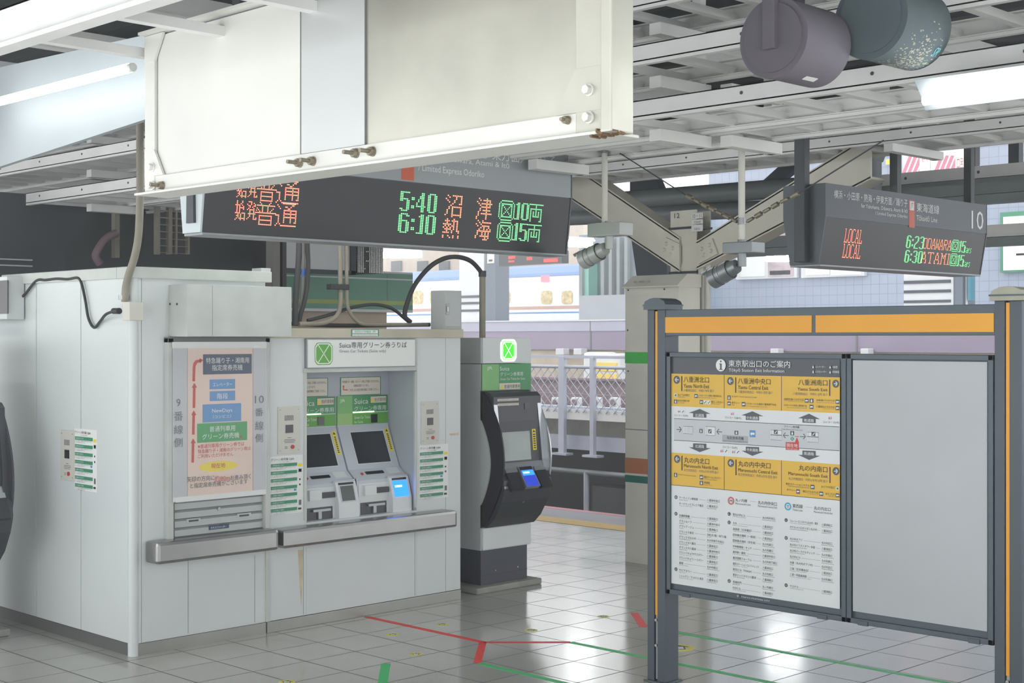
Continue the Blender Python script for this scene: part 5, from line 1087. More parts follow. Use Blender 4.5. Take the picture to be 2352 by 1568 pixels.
for (px, py) in ((1437 + 6, 660), (1526, 658), (1437 + 5, 752), (1437 + 6, 846)): q = onX(px, py + 6, XC); b.cyl(q, q + Vector((-.004, 0, 0)), .008, 'dark_steel', seg=8)
b.text('電気 上野東京ケーブル', XP(XC - .03), 1456, 645, 650, 1494, .002, 'ink'); b.build('panel_joint', ec)
XS2 = XC + .34; e = empty('forked_column', (XS2, onX(1570, 600, XS2).y, 0), 'cream riveted steel column with two forked arms carrying the roof', 'column')
y0, y1 = onX(1540, 600, XS2).y, onX(1600, 600, XS2).y; ZFK = onX(1560, 484, XS2).z
b = MB(); b.box((XS2, y1, 0), (XS2 + .012, y0, ZFK), 'col_paint'); b.box((XS2 + .2, y1, 0), (XS2 + .212, y0, ZFK), 'col_paint'); b.box((XS2 + .012, (y0 + y1) / 2 - .008, 0), (XS2 + .2, (y0 + y1) / 2 + .008, ZFK), 'col_paint')
b.build('shaft', e)
def arm(top0, top1, foot0, foot1, nm):
    P = [onX(*top0, XS2 - .03), onX(*top1, XS2 - .03), onX(*foot1, XS2 - .03), onX(*foot0, XS2 - .03)]
    b = MB(); b.prism(P, (.02, 0, 0), 'col_paint')
    d = (P[3] - P[0]).normalized(); n = Vector((1, 0, 0)).cross(d).normalized() * .012
    b.prism([P[0], P[3], P[3] - n, P[0] - n] if False else [P[0] + n, P[3] + n, P[3] - n, P[0] - n], (.22, 0, 0), 'col_paint'); b.prism([P[1] + n, P[2] + n, P[2] - n, P[1] - n], (.22, 0, 0), 'col_paint'); b.build('fork_arm', e)
arm((1240, 330), (1240, 408), (1560, 548), (1560, 622), 'l'); arm((2000, 310), (2000, 408), (1600, 556), (1600, 616), 'r')
for pts, bl in (([(1528, 545), (1560, 560), (1560, 606), (1515, 578)], ((1530, 560), (1526, 574), (1545, 570), (1540, 584))), ([(1600, 562), (1635, 547), (1648, 582), (1604, 606)], ((1630, 563), (1612, 571), (1633, 576), (1617, 585)))):
    b = MB(); b.prism([onX(x, y, XS2 - .055) for x, y in pts], (.025, 0, 0), 'col_paint')
    for q in bl: p = onX(*q, XS2 - .055); b.cyl(p, p + Vector((-.02, 0, 0)), .022, 'col_paint', r1=.012, seg=12)
    b.build('gusset', e)
b = MB()
for py in (526, 628): z = onX(1570, py, XS2).z; b.box((XS2 - .012, y1 - .012, z), (XS2 + .22, y0 + .012, z + .02), 'dark_steel')
b.build('band_clamp', e)
def f(b):
    p = onX(1552, 494, XS2 - .002); b.text('12', XP(XS2), 1549, 490, 501, 1561, .003, 'ink')
f(b := MB()); b.build('lettering', e)
def f(b):
    b.pslab(XP(XS2), 1588, 490, 503, 1614, .03, .036, 'paper'); b.text('10・11', XP(XS2), 1591, 492, 501, 1611, .0375, 'ink'); b.pslab(XP(XS2), 1588, 505, 515, 1614, .03, .036, 'paper'); b.pslab(XP(XS2), 1588, 517, 532, 1614, .03, .036, 'paper')
    b.text('TS0549', XP(XS2), 1594, 508, 513, 1609, .0375, 'ink_grey'); b.text('NKN', XP(XS2), 1595, 523, 529, 1607, .0375, 'ink_grey')
one('number_plate', f, 'white numbered plates reading 10 and 11 on the forked column', 'plate')
def f(b):
    b.box((XS2 + .0, onX(1615, 700, XS2).y, 0), (XS2 + .10, onX(1603, 700, XS2).y, onX(1608, 596, XS2).z), 'pipe_white', .006)
    z = onX(1608, 800, XS2 - .02).z; 
one('drain_cover', f, 'white square drain pipe cover beside the forked column', 'drain pipe')
def f(b):
    b.cyl((XS2 + .03, onX(1622, 700, XS2).y, 0), (XS2 + .03, onX(1622, 700, XS2).y, onX(1622, 600, XS2).z), .022, 'pipe_white')
one('conduit_pipe', f, 'thin pale conduit right of the white drain cover', 'conduit')
def f(b):
    b.pslab(XP(XS2 - .06), 1551, 786, 812, 1570, 0, .012, 'paper'); b.quad(XP(XS2 - .06), 1552, 788, 797, 1558, .013, 'ink_red'); b.quad(XP(XS2 - .06), 1560, 788, 797, 1569, .013, 'ink_red'); b.quad(XP(XS2 - .06), 1561, 789, 796, 1568, .0135, 'paper'); b.text('JC', XP(XS2 - .06), 1562, 790, 795, 1567, .014, 'ink_red'); b.text('中央線', XP(XS2 - .06), 1552, 801, 809, 1569, .013, 'ink')
one('line_sign', f, 'small white line sign with red squares behind the left board post', 'sign')

# ------------------------------------------------------------------ pipes, beams and dark duct over the far platform edge
XD = XEDGE + .3
def hpipe(px0, py0, px1, py1, X, r, label, m='pipe_grey', g='long pipes over the far track'):
    a, c = onX(px0, py0, X), onX(px1, py1, X); z = (a.z + c.z) / 2; b = MB(); b.cyl((X, a.y, a.z), (X, c.y, c.z), r, m, seg=20); 
    return b.build('roof_pipe', label=label, cat='pipe', group=g)
hpipe(1300, 470, 1860, 428, XD, .105, 'upper grey pipe running behind the forked column'); hpipe(1290, 486, 1870, 462, XD + .02, .10, 'lower grey pipe running behind the forked column') if False else hpipe(1300, 500, 1880, 474, XD + .02, .095, 'lower grey pipe running behind the forked column')
def f(b):
    a = onX(1905, 416, XD); c = onX(1990, 424, XD)
    b.tube([onX(1860, 428, XD), onX(1900, 419, XD), onX(1935, 424, XD), onX(1962, 445, XD)], .13, 'pipe_grey', seg=16)
one('pipe_elbow', f, 'fat grey pipe elbow behind the far departure sign', 'pipe')
def f(b):
    p, q = onX(2005, 350, XD - .3), onX(2005, 445, XD - .3); b.cyl(p, q, .085, 'pipe_grey', seg=18); b.cyl(onX(2005, 372, XD - .3), onX(2005, 352, XD - .3), .10, 'pipe_grey', seg=18, r1=.13); b.cyl(onX(2005, 420, XD - .3), onX(2005, 424, XD - .3), .092, 'pipe_grey', seg=18)
one('down_pipe', f, 'pale grey down pipe left of the striped banner', 'pipe')
def beam(px0, py0, px1, X, h, label, m='tray_white', holes=True):
    a = onX(px0, py0, X); y1 = onX(px1, py0, X).y; b = MB(); b.box((X, y1, a.z), (X + .07, a.y, a.z + h), m); b.box((X - .01, y1, a.z), (X + .16, a.y, a.z + .012), m); b.box((X, y1, a.z - .09), (X + .16, a.y, a.z - .005), 'pipe_grey')
    if holes:
        y = min(a.y, y1) + .3
        while y < max(a.y, y1): b.cyl((X - .003, y, a.z + h * .5), (X, y, a.z + h * .5), .016, 'dark_steel', seg=8); y += .8
    b.build('edge_beam', label=label, cat='beam', group='beams over the far track')
beam(1925, 436, 2500, XD + .5, .12, 'pale channel beam below the striped banner'); beam(2040, 462, 2500, XD + .1, .11, 'grey beam right of the sign, under the striped banner', 'pipe_grey', False); beam(2240, 546, 2500, XD + .6, .12, 'pale channel beam right of the far departure sign')
beam(1260, 412, 2600, XD - .35, .16, 'long pale eaves beam behind the forked arms'); beam(1640, 575, 1900, XD + 1.2, .13, 'grey beam behind the right security camera', 'pipe_grey', False)
def f(b): b.prism([onX(x, y, XD + .4) for x, y in ((1447, 395), (1500, 395), (1532, 470), (1530, 560), (1533, 660), (1533, 1300), (1466, 1300), (1466, 660), (1446, 520))], (.12, 0, 0), 'dark_slab')
one('dark_duct', f, 'dark leaning duct left of the forked column', 'duct')
def f(b): b.prism([onX(x, y, XD + .2) for x, y in ((1735, 430), (1842, 334), (1892, 334), (1775, 430))], (.1, 0, 0), 'dark_slab')
one('dark_brace', f, 'dark diagonal brace against the sky behind the right camera pole', 'brace')
for (x0, x1, y0, y1, lb) in ((2226, 2240, 335, 450, 'dark post right of the striped banner'), (2316, 2340, 335, 430, 'dark post at the right frame edge')):
    def f(b, x0=x0, x1=x1, y0=y0, y1=y1): A_, C_ = onX(x0, y0, XD + .9), onX(x1, y1, XD + .9); b.box((XD + .9, A_.y, 4.24), (XD + 1.0, C_.y, C_.z), 'dark_steel')
    one('steel_post', f, lb, 'post')

# ================================================================== BEYOND THE TRACKS
XV = 18.4                                                    # concrete track girder and its fence
V = XP(XV)
def ys(px, X=XV): return onX(px, 800, X).y
def f(b): b.box((XV + .3, 2, onX(1340, 1010, XV).z), (XV + 9, 34, onX(1340, 962, XV).z), 'concrete'); b.box((XV + .2, 2, onX(1340, 1036, XV).z), (XV + .9, 34, onX(1340, 1003, XV).z), 'galv')
one('track_girder', f, 'concrete edge of the raised neighbouring track', 'girder', kind='structure')
def f(b): b.box((XV + .05, 2, onX(1340, 965, XV).z), (XV + .3, 34, onX(1340, 941, XV).z), 'paper'); b.box((XV + .12, 2, onX(1340, 941, XV).z), (XV + .3, 34, onX(1340, 935, XV).z), 'galv')
one('kerb_beam', f, 'white kerb beam along the raised track', 'kerb')
def f(b): b.box((XV + 1.2, -4, -1.2), (XV + 1.6, 36, onX(1340, 1000, XV).z), 'tunnel')  # near-black sheet paints the shade of the open void below the track
one('void_back', f, 'dark sheet standing for the shaded void under the raised neighbouring track', 'wall', kind='structure')
def f(b):
    b.cyl((XV + .1, ys(1338), -1.2), (XV + .1, ys(1338), onX(1338, 1085, XV).z), .05, 'galv', seg=12); z = onX(1338, 1085, XV).z; b.cyl((XV + .1, ys(1230), z), (XV + .1, ys(1450), z), .045, 'pipe_grey', seg=12)
one('drain_pipe', f, 'grey pipe tee in the dark under the raised track', 'pipe')
def f(b): A_, C_ = onX(1360, 1115, XV + .6), onX(1440, 1190, XV + .6); b.box((XV + .6, A_.y, A_.z), (XV + 1.1, C_.y, -1.2), 'concrete_dark')
one('concrete_block', f, 'grey concrete block in the dark under the raised track', 'block')
# fence: posts, rails, chain-link mesh
ef = empty('track_fence', (XV, ys(1340), onX(1340, 1050, XV).z), 'galvanised chain-link fence along the raised track beyond the platform', 'fence')
zt, zl, zb_ = onX(1340, 819, XV).z, onX(1340, 843, XV).z, onX(1340, 948, XV).z
for k, px in enumerate((1068, 1138, 1208, 1291, 1361)):
    wd = .13 if k % 2 else .085
    b = MB(); y = ys(px); b.box((XV - .03, y - wd / 2, onX(1340, 1045, XV).z), (XV + .05, y + wd / 2, zt), 'galv', .004); b.box((XV - .08, y - .17, onX(1340, 1048, XV).z), (XV + .1, y + .17, onX(1340, 1043, XV).z), 'galv'); b.build('fence_post', ef)
b = MB(); b.box((XV - .02, ys(1460), zt - .03), (XV + .03, ys(1000), zt + .02), 'galv'); b.build('top_rail', ef)
b = MB(); b.cyl((XV + .03, ys(1460), zl), (XV + .03, ys(1000), zl), .03, 'galv', seg=10); b.build('middle_rail', ef)
b = MB(); ya_, yb3 = ys(1460), ys(1000); Hh = zl - zb_; st = .175; y = ya_ - Hh
while y < yb3:
    for s in (1, -1):
        p0 = Vector((XV + .04, y if s > 0 else y + Hh, zb_)); p1 = Vector((XV + .04, y + Hh if s > 0 else y, zl)); b.cyl(p0, p1, .0075, 'galv', seg=4, caps=False)
    y += st
b.build('chain_link_mesh', ef)
# things on the raised track
def f(b):
    X = XV + 3.5; b.box((X, 4, onX(1340, 905, X).z), (X + .3, 36, onX(1340, 873, X).z), 'girder_rust'); b.box((X - .1, 4, onX(1340, 873, X).z), (X + .2, 36, onX(1340, 868, X).z), 'girder_rust')
one('rust_girder', f, 'rusty mauve plate girder behind the chain-link fence', 'girder')
def f(b):
    X = XV + 1.6; b.box((X, 4, onX(1340, 950, X).z), (X + .1, 36, onX(1340, 905, X).z), 'girder_rust')
one('rust_plate', f, 'lower rusty plate behind the chain-link fence', 'plate')
for i, px in enumerate((1226, 1275, 1319, 1366, 1408)):
    def f(b, px=px):
        X = XV + 1.3; A_, C_ = onX(px - 9, 912, X), onX(px + 9, 938, X); b.box((X, A_.y, A_.z), (X + .12, C_.y, onX(1340, 962, XV).z), 'bg_white', .02); p = onX(px, 924, X - .01); b.cyl(p + Vector((.02, 0, 0)), p - Vector((.02, 0, 0)), .06, 'girder_rust', seg=10)
    one('cable_clamp', f, 'white cable clamp block in the row behind the chain-link fence', 'clamp', group='white clamp blocks behind the fence')
def f(b):
    X = XV + 8; A_, C_ = onX(1362, 812, X), onX(1424, 876, X); b.box((X, A_.y, A_.z), (X + 1, C_.y, -1.2), 'bg_white', .05)
    for (y0, y1) in ((832, 852), (858, 874)): A_, C_ = onX(1370, y0, X), onX(1418, y1, X); b.box((X - .04, A_.y, A_.z), (X, C_.y, C_.z), 'vehicle_yellow')
one('yellow_cart', f, 'white and yellow works cart on the tracks behind the fence', 'cart')
def f(b):
    X = XV + 9.2; A_, C_ = onX(1338, 808, X), onX(1392, 818, X); b.box((X, A_.y, A_.z), (X + .5, C_.y, -1.2), 'bg_white', .1)
one('white_cover', f, 'low rounded white cover left of the yellow works cart', 'cover')
# Shinkansen viaduct edge
XW = 30.0
def f(b):
    b.box((XW, 4, onX(1340, 803, XW).z), (XW + .4, 60, onX(1340, 760, XW).z), 'fascia'); b.box((XW - .02, 4, onX(1340, 760, XW).z), (XW + .4, 60, onX(1340, 737, XW).z), 'fascia_top'); b.box((XW - .05, 4, onX(1340, 737, XW).z), (XW + 12, 60, onX(1340, 734, XW).z), 'bg_white')
    for px in (1060, 1357, 1968, 2300): y = ys(px, XW); b.box((XW - .025, y - .02, onX(1340, 803, XW).z), (XW, y + .02, onX(1340, 737, XW).z), 'wall_seam')
one('trim_3', f, 'mauve weathered edge band of the raised bullet train platform', 'platform edge', kind='structure')
def f(b):
    b.box((XW + .3, 4, -1.2), (XW + .6, 60, onX(1340, 803, XW).z), 'dark_struct')
one('wall_far', f, 'dark underside wall of the raised bullet train platform', 'wall', kind='structure')
def f(b):
    b.box((XW + .1, 8, onX(1800, 806, XW).z - .9), (XW + .3, 30, onX(1800, 797, XW).z), 'bg_beige')
one('cable_trough', f, 'beige cable trough under the mauve platform edge', 'trough')
for px in (1285, 1326, 1778, 1985):
    def f(b, px=px): A_, C_ = onX(px - 9, 800, XW - .3), onX(px + 9, 815, XW - .3); b.box((XW - .3, A_.y, A_.z), (XW - .05, C_.y, C_.z), 'bg_white', .02)
    one('junction_box', f, 'small white box under the mauve platform edge', 'junction box', group='white boxes under the mauve platform edge')
# the bullet train
XT = XW + 4.0
et = empty('bullet_train', (XT, ys(1200, XT), onX(1200, 737, XW).z), 'white bullet train with copper and blue stripes behind the kiosk', 'train')
z0 = onX(1200, 745, XT).z; zr = onX(1300, 618, XT).z; zk = zr - .35
b = MB(); prof = [(XT, z0), (XT, zk - .25), (XT + .05, zk), (XT + .22, zr - .1), (XT + .6, zr + .12), (XT + 1.7, zr + .25), (XT + 3.2, zr)]
yT0, yT1 = ys(1338, XT), ys(640, XT)
b.prism([(x, yT0, z) for x, z in prof] + [(XT + 3.2, yT0, z0)], (0, yT1 - yT0, 0), 'train_white'); b.build('body', et)
b = MB(); b.prism([(XT + .13, yT0 - .01, zr - .18), (XT + .22, yT0 - .01, zr - .085), (XT + .6, yT0 - .01, zr + .14), (XT + 1.7, yT0 - .01, zr + .28), (XT + 3.2, yT0 - .01, zr + .1), (XT + 1.7, yT0, zr - .1)], (0, yT1 - yT0, 0), 'train_blue'); b.build('roof', et)
for (y0, y1, m) in ((703, 710, 'train_copper'), (716.5, 719.5, 'train_line')):
    b = MB(); b.box((XT - .008, yT0, onX(1250, y1 , XT).z), (XT, yT1, onX(1250, y0, XT).z), m); b.build('stripe', et)
for px in (1256, 1303, 1160, 1112, 1000, 960):
    A_, C_ = onX(px - 12.5, 668, XT), onX(px + 12.5, 698, XT); b = MB(); my, mz, hy, hz = (A_.y + C_.y) / 2, (A_.z + C_.z) / 2, abs(A_.y - C_.y) / 2, abs(A_.z - C_.z) / 2
    b.prism([(XT - .02, my + hy * math.copysign(abs(math.cos(t)) ** .45, math.cos(t)), mz + hz * math.copysign(abs(math.sin(t)) ** .45, math.sin(t))) for t in np.linspace(0, 2 * math.pi, 33)[:-1]], (.03, 0, 0), 'train_glass'); b.build('window', et)
b = MB(); A_, C_ = onX(1243, 632, XT), onX(1262, 647, XT); b.box((XT - .015, A_.y, A_.z), (XT, C_.y, C_.z), 'pink_lit'); b.build('destination_display', et)
# white panels with dark louvre lines and the speckled pillars beside them
XQ = XW + 1.0
def screen(px0, px1, pyt, lines, pil, label):
    e = empty('louvre_panel', onX(px0, 735, XQ), label, 'panel', 'white louvre panels on the bullet train platform')
    A_, C_ = onX(px0, pyt, XQ), onX(px1, 737, XQ); b = MB(); b.box((XQ, A_.y, A_.z), (XQ + .1, C_.y, C_.z), 'bg_white'); b.build('panel', e)
    for y in lines: p, q = onX(px0 + 1, y, XQ), onX(px1 - 6, y + 4, XQ); b = MB(); b.box((XQ - .03, p.y, p.z), (XQ, q.y, q.z), 'dark_slab'); b.build('louvre', e)
    A_, C_ = onX(pil[0], pyt, XQ - .1), onX(pil[1], 737, XQ); b = MB(); b.box((XQ - .1, A_.y, A_.z), (XQ + .5, C_.y, C_.z), 'speckle'); b.build('pillar', e); return e
e = screen(1055, 1112, 560, (679, 694, 711), (1115, 1143), 'white louvre panel and dark speckled pillar left of the bullet train windows')
b = MB(); A_, C_ = onX(1120, 582, XQ - .12), onX(1135, 604, XQ - .12); b.box((XQ - .14, A_.y, A_.z), (XQ - .1, C_.y, C_.z), 'paper'); A_, C_ = onX(1123, 596, XQ - .14), onX(1131, 600, XQ - .14); b.box((XQ - .15, A_.y, A_.z), (XQ - .14, C_.y, C_.z), 'ink'); b.build('notice_plate', e)
e = screen(2076, 2190, 560, (645, 667, 690), (2192, 2216), 'white louvre panel and speckled pillar below the far departure sign')
b = MB(); A_, C_ = onX(2218, 560, XQ - .1), onX(2223, 720, XQ); b.box((XQ - .1, A_.y, A_.z), (XQ, C_.y, C_.z), 'bg_white'); A_, C_ = onX(2223, 560, XQ - .1), onX(2234, 690, XQ); b.box((XQ - .1, A_.y, A_.z), (XQ + .1, C_.y, C_.z), 'teal'); b.build('edge_post', e)
# waiting shelter left of the column
XR = XW + 1.2
e = empty('waiting_shelter', onX(1390, 735, XR), 'greenish glazed waiting shelter with a low grey wall left of the column', 'shelter')
def bxp(px0, y0, px1, y1, X, d, m): A_, C_ = onX(px0, y0, X), onX(px1, y1, X); C_.z = onX(px0, y1, X).z; b = MB(); b.box((X, A_.y, A_.z), (X + d, C_.y, C_.z), m); return b
bxp(1330, 540, 1560, 690, XR + .4, .2, 'shelter_grey').build('back_wall', e); bxp(1352, 560, 1372, 690, XR + .3, .1, 'stripe_teal').build('green_post', e)
for px in (1330, 1380, 1398, 1416, 1434): bxp(px, 545, px + 7, 690, XR + .2, .12, 'pipe_grey').build('mullion', e)
bxp(1332, 560, 1352, 690, XR + .3, .06, 'shelter_green').build('glass_panel', e)
bxp(1330, 679, 1600, 735, XR, .2, 'low_wall').build('low_wall', e)
# tiled wall at right with posters
XY = XW + 4.2
def f(b): b.box((XY, -4, onX(1700, 760, XW).z), (XY + .4, ys(1628, XY), onX(1700, 330, XY).z + 2), 'wall_tile')
one('wall_right', f, 'pale blue grey tiled wall across the tracks on the right', 'wall', kind='structure')
def wposter(px0, y0, px1, y1, fill, label, frame='bg_white'):
    e = empty('wall_board', onX((px0 + px1) / 2, y1, XY - .1), label, 'poster board'); bxp(px0, y0, px1, y1, XY - .16, .14, frame).build('frame', e)
    b = MB()
    for (a0, c0, a1, c1, m) in fill: A_, C_ = onX(a0, c0, XY - .18), onX(a1, c1, XY - .18); b.box((XY - .18, A_.y, A_.z), (XY - .16, C_.y, C_.z), m)
    b.build('sheet', e); return e
e = wposter(1690, 525, 1830, 642, [(1715, 534, 1760, 552, 'poster_blue'), (1764, 532, 1826, 552, 'poster_mix'), (1700, 570, 1756, 634, 'paper'), (1764, 590, 1822, 634, 'poster_mix'), (1768, 622, 1815, 630, 'orange_strip')], 'white framed board with blue notice behind the right security camera')
b = MB(); b.text('NOTICE', XP(XY - .18), 1700, 536, 549, 1754, .004, 'ink_white'); b.build('lettering', e)
wposter(1840, 585, 1985, 638, [(1850, 596, 1905, 630, 'paper'), (1908, 596, 1978, 630, 'paper')], 'white blank framed board below the far departure sign')
e = wposter(2297, 488, 2420, 626, [(2304, 498, 2420, 617, 'paper'), (2312, 516, 2340, 524, 'map_grey'), (2334, 582, 2352, 586, 'ink_green'), (2312, 553, 2326, 556, 'ink_green'), (2334, 553, 2348, 556, 'ink_green')], 'green framed notice board at the right frame edge', 'ink_green')
e = wposter(2072, 352, 2222, 404, [(2076, 356, 2220, 402, 'paper')], 'red and white striped banner high on the tiled wall', 'bg_white')
b = MB(); PX = XP(XY - .19)
for k in range(13):
    x = 2070 + k * 12
    if 2110 < x < 2132: continue
    b.shape(PX, [(x, 402), (x + 7, 402), (min(x + 25, 2221), 357), (min(x + 18, 2221), 357)], .002, 'pink_poster')
b.quad(PX, 2112, 358, 402, 2136, .004, 'paper'); b.quad(PX, 2194, 356, 395, 2216, .004, 'paper'); b.quad(PX, 2192, 394, 402, 2221, .005, 'orange_strip'); b.text('ゼイ', PX, 2116, 362, 372, 2133, .006, 'ink_red'); b.text('口呂', PX, 2198, 364, 388, 2212, .006, 'ink_red'); b.build('lettering', e)
wposter(2034, 366, 2044, 378, [(2035, 367, 2043, 377, 'yellow')], 'tiny yellow sign left of the striped banner')
def f(b): A_, C_ = onX(1612, 470, XY - .2), onX(1625, 760, XY - .2); b.box((XY - .3, A_.y, A_.z), (XY - .1, C_.y, C_.z), 'poster_blue')
one('blue_strip', f, 'light blue vertical strip at the edge of the tiled wall', 'post')
# distant lamps and signs over the other tracks
for (px, py, d, lg, lb) in ((1330, 561, 24.5, 1.1, 'distant bright lamp left of the left security camera'), (918, 586, 27.0, 1.6, 'distant bright lamp over the green panel'), (1800, 594, 25.0, 1.25, 'distant bright lamp below the far departure sign left end')):
    a = (px - CXP) / F; p = Vector((S2 * d * (a + 1), S2 * d * (1 - a), H + (HYP - py) / F * d))
    tube_lamp('platform_lamp', p, (S2, -S2, 0) if px != 1330 else (1, -.12, 0), lg * .5, .05, lb, 'lamps over the other tracks', m='tube_far', hood_w=.1, hood_h=.06)
def f(b):
    X = XW + .6; A_, C_ = onX(1146, 583, X), onX(1290, 604, X); b.box((X, A_.y, A_.z), (X + .3, C_.y, C_.z), 'black')
    for (x0, x1, y0, y1) in ((1168, 1183, 588, 594), (1168, 1181, 598, 602), (1210, 1222, 590, 597), (1249, 1281, 594, 601)): q, r = onX(x0, y0, X - .01), onX(x1, y1, X - .01); b.box((X - .02, q.y, q.z), (X, r.y, r.z), 'far_red')
one('platform_display', f, 'dark distant display with red dots over the bullet train', 'display')
def f(b):
    X = XW + 9; A_, C_ = onX(840, 540, X), onX(1340, 634, X); b.box((X, A_.y, A_.z), (X + .4, C_.y, -1.2), 'bg_beige')
    for px in (900, 960, 1010): q, r = onX(px, 600, X - .05), onX(px + 22, 622, X - .05); b.box((X - .1, q.y, q.z), (X, r.y, r.z), 'dark_struct')
one('far_building', f, 'hazy beige platform building behind the bullet train', 'building')

# ================================================================== BEHIND AND ON TOP OF THE KIOSKS
YE = yend + 1.2
def f(b):
    z = onY(100, 448, YE).z; b.box((onY(-400, 500, YE).x, YE, 0), (onY(635, 500, YE).x, YE + .3, z), 'dark_struct'); 
one('stair_enclosure', f, 'dark wall of the stair enclosure behind the taller kiosk', 'wall', kind='structure')
def f(b):
    z = onY(0, 598, YE).z
    for y0, y1 in ((594, 597), (608, 611)): b.box((onY(-60, y0, YE - .04).x, YE - .04, onY(30, y1, YE - .04).z), (onY(75, y0, YE - .04).x, YE, onY(30, y0, YE - .04).z), 'machine_body')
one('handrail', f, 'pair of thin pale rails on the dark enclosure at far left', 'rail')
def f(b): A_, C_ = onY(264, 435, YE - .2), onY(275, 592, YE - .2); b.box((A_.x, YE - .2, C_.z), (C_.x, YE - .14, A_.z), 'conduit')
one('steel_post', f, 'pale post in front of the dark stair enclosure', 'post')
YL = YE - .5; el = empty('cage_ladder', onY(398, 583, YL), 'pale steel ladder with rungs behind the near departure sign', 'ladder')
for px in (360, 388, 404, 432):
    A_, C_ = onY(px, 440, YL), onY(px + (8 if px in (360, 388) else 4), 584, YL); b = MB(); b.box((A_.x, YL, C_.z), (C_.x, YL + .05, A_.z), 'conduit'); b.build('stile', el)
for py in range(452, 585, 16):
    A_, C_ = onY(362, py, YL), onY(434, py + 2, YL); b = MB(); b.box((A_.x, YL + .01, C_.z), (C_.x, YL + .03, A_.z), 'conduit'); b.build('rung', el)
def tb(name, label, pts, plane, r, m, cat='cable', group=None, seg=10):
    b = MB(); b.tube([plane(*p) for p in pts], r, m, seg=seg); return b.build(name, label=label, cat=cat, group=group)
yk2 = YK + .35
pY = lambda px, py: onY(px, py, yk2)
zk1 = zA; yh = YE - .25
tb('hose', 'brown hose hanging in a loop before the dark stair enclosure', [(268, 535), (243, 548), (224, 575), (220, 590), (230, 606)], lambda x, y: onY(x, y, yh), .035, 'girder_rust', 'hose')
# conduit that comes down from the roof to the socket box on the side wall
pS = lambda px, py: onX(px, py, XK - .045)
tb('conduit_pipe', 'grey flexible conduit running from the roof down to the socket box', [(320, 90), (321, 250), (322, 400), (321, 470), (318, 540), (309, 590), (296, 630), (289, 660), (287, 693)], pS, .024, 'conduit', 'conduit', seg=14)
e = empty('socket_box', onX(284, 738, XK), 'beige socket box at the top of the kiosk side wall, black plug in it', 'socket box')
A_, C_ = onX(270, 693, XK - .09), onX(284, 736, XK - .09); b = MB(); y0, y1 = onX(269, 715, XK).y, onX(298, 715, XK).y; yf0 = onX(283, 715, XK - .1).y
b.box((XK - .10, onX(283.5, 715, XK - .10).y - .075, onX(284, 736, XK - .1).z), (XK, onX(283.5, 715, XK - .10).y + .012, onX(284, 693, XK - .1).z), 'intercom', .004); b.build('box', e)
b = MB(); p = pS(284, 688); b.cyl(p, p + Vector((0, 0, .03)), .032, 'steel', seg=14); b.build('gland', e)
pw = lambda px, py, o=.02: onX(px, py, XK - o)
e = empty('power_cable', pw(215, 750), 'black power cable draped along the kiosk side wall below the cap', 'cable')
b = MB(); W = [(18, 688), (35, 690), (55, 678), (83, 645), (105, 643), (130, 640), (155, 641), (178, 638), (187, 650), (196, 690), (203, 730), (216, 752), (230, 738), (243, 722), (262, 714)]
b.tube([pw(x, y, .02 + (.06 if x > 235 else 0)) for x, y in W], .0095, 'cable_black', seg=8); b.build('cord', e)
b = MB(); b.cyl(pw(261, 714, .085), pw(274, 714, .095), .02, 'cable_black', seg=12); b.build('plug', e)
e = empty('dark_display', onX(5, 730, XK - .1), 'dark box with a white rim at the top left of the kiosk side wall', 'display')
A_, C_ = onX(-60, 640, XK - .12), onX(22, 733, XK - .12); b = MB(); b.box((XK - .14, A_.y, A_.z), (XK - .01, C_.y, C_.z), 'machine_white', .004); b.build('rim', e)
A_, C_ = onX(-60, 648, XK - .15), onX(16, 720, XK - .15); b = MB(); b.box((XK - .146, A_.y, A_.z), (XK - .139, C_.y, C_.z), 'glass_black'); b.build('screen', e)
# cables above the lower kiosk
def Z9(x, y): return (600 + x / 6.03, 540 + y / 6.03)
def Z8(x, y): return (600 + x / 3.459, 540 + y / 3.459)
def c9(name, label, pts, r, m, dy=0., cat='cable', top=True):
    P = [onY(*Z9(*p), yk2 + dy) for p in pts]
    if top: P = [P[0] + Vector((0, 0, 1.1)), P[0] + Vector((0, 0, .5))] + P
    b = MB(); b.tube(P, r, m, seg=12); return b.build(name, label=label, cat=cat, group='cables on top of the lower kiosk')
c9('cable', 'thick dark cable left of the blue tape, rising from the kiosk top', [(525, 95), (515, 400), (490, 700), (475, 950), (468, 1245)], .022, 'cable_black')
c9('cable', 'dark cable right of the blue tape, rising from the kiosk top', [(640, 95), (650, 400), (630, 750), (590, 950), (545, 1100), (520, 1245)], .017, 'cable_black', .04)
c9('cable', 'grey cable between the two dark ones, rising from the kiosk top', [(585, 95), (585, 400), (572, 800), (545, 1050), (520, 1245)], .014, 'cable_grey', .08)
c9('conduit_pipe', 'left beige conduit of the clamped pair above the kiosk', [(1094, 120), (1095, 500), (1095, 760), (1098, 800), (1095, 950), (1060, 1090), (960, 1180), (800, 1222), (520, 1232)], .018, 'conduit', .0, 'conduit')
c9('conduit_pipe', 'right beige conduit of the clamped pair above the kiosk', [(1181, 125), (1182, 500), (1183, 850), (1200, 1000), (1260, 1120), (1350, 1205), (1460, 1232), (1700, 1238), (2300, 1240)], .0145, 'conduit', .0, 'conduit')
c9('cable', 'black cable arching low over the kiosk top', [(640, 1180), (900, 1115), (1130, 1040), (1330, 985), (1550, 960), (1750, 990), (1880, 1060), (1960, 1130), (2060, 1215)], .013, 'cable_black', .02, top=False)
c9('cable', 'black cable lying along the kiosk top', [(430, 1225), (800, 1245), (1300, 1250), (1800, 1245), (2330, 1240)], .016, 'cable_black', .1, top=False)
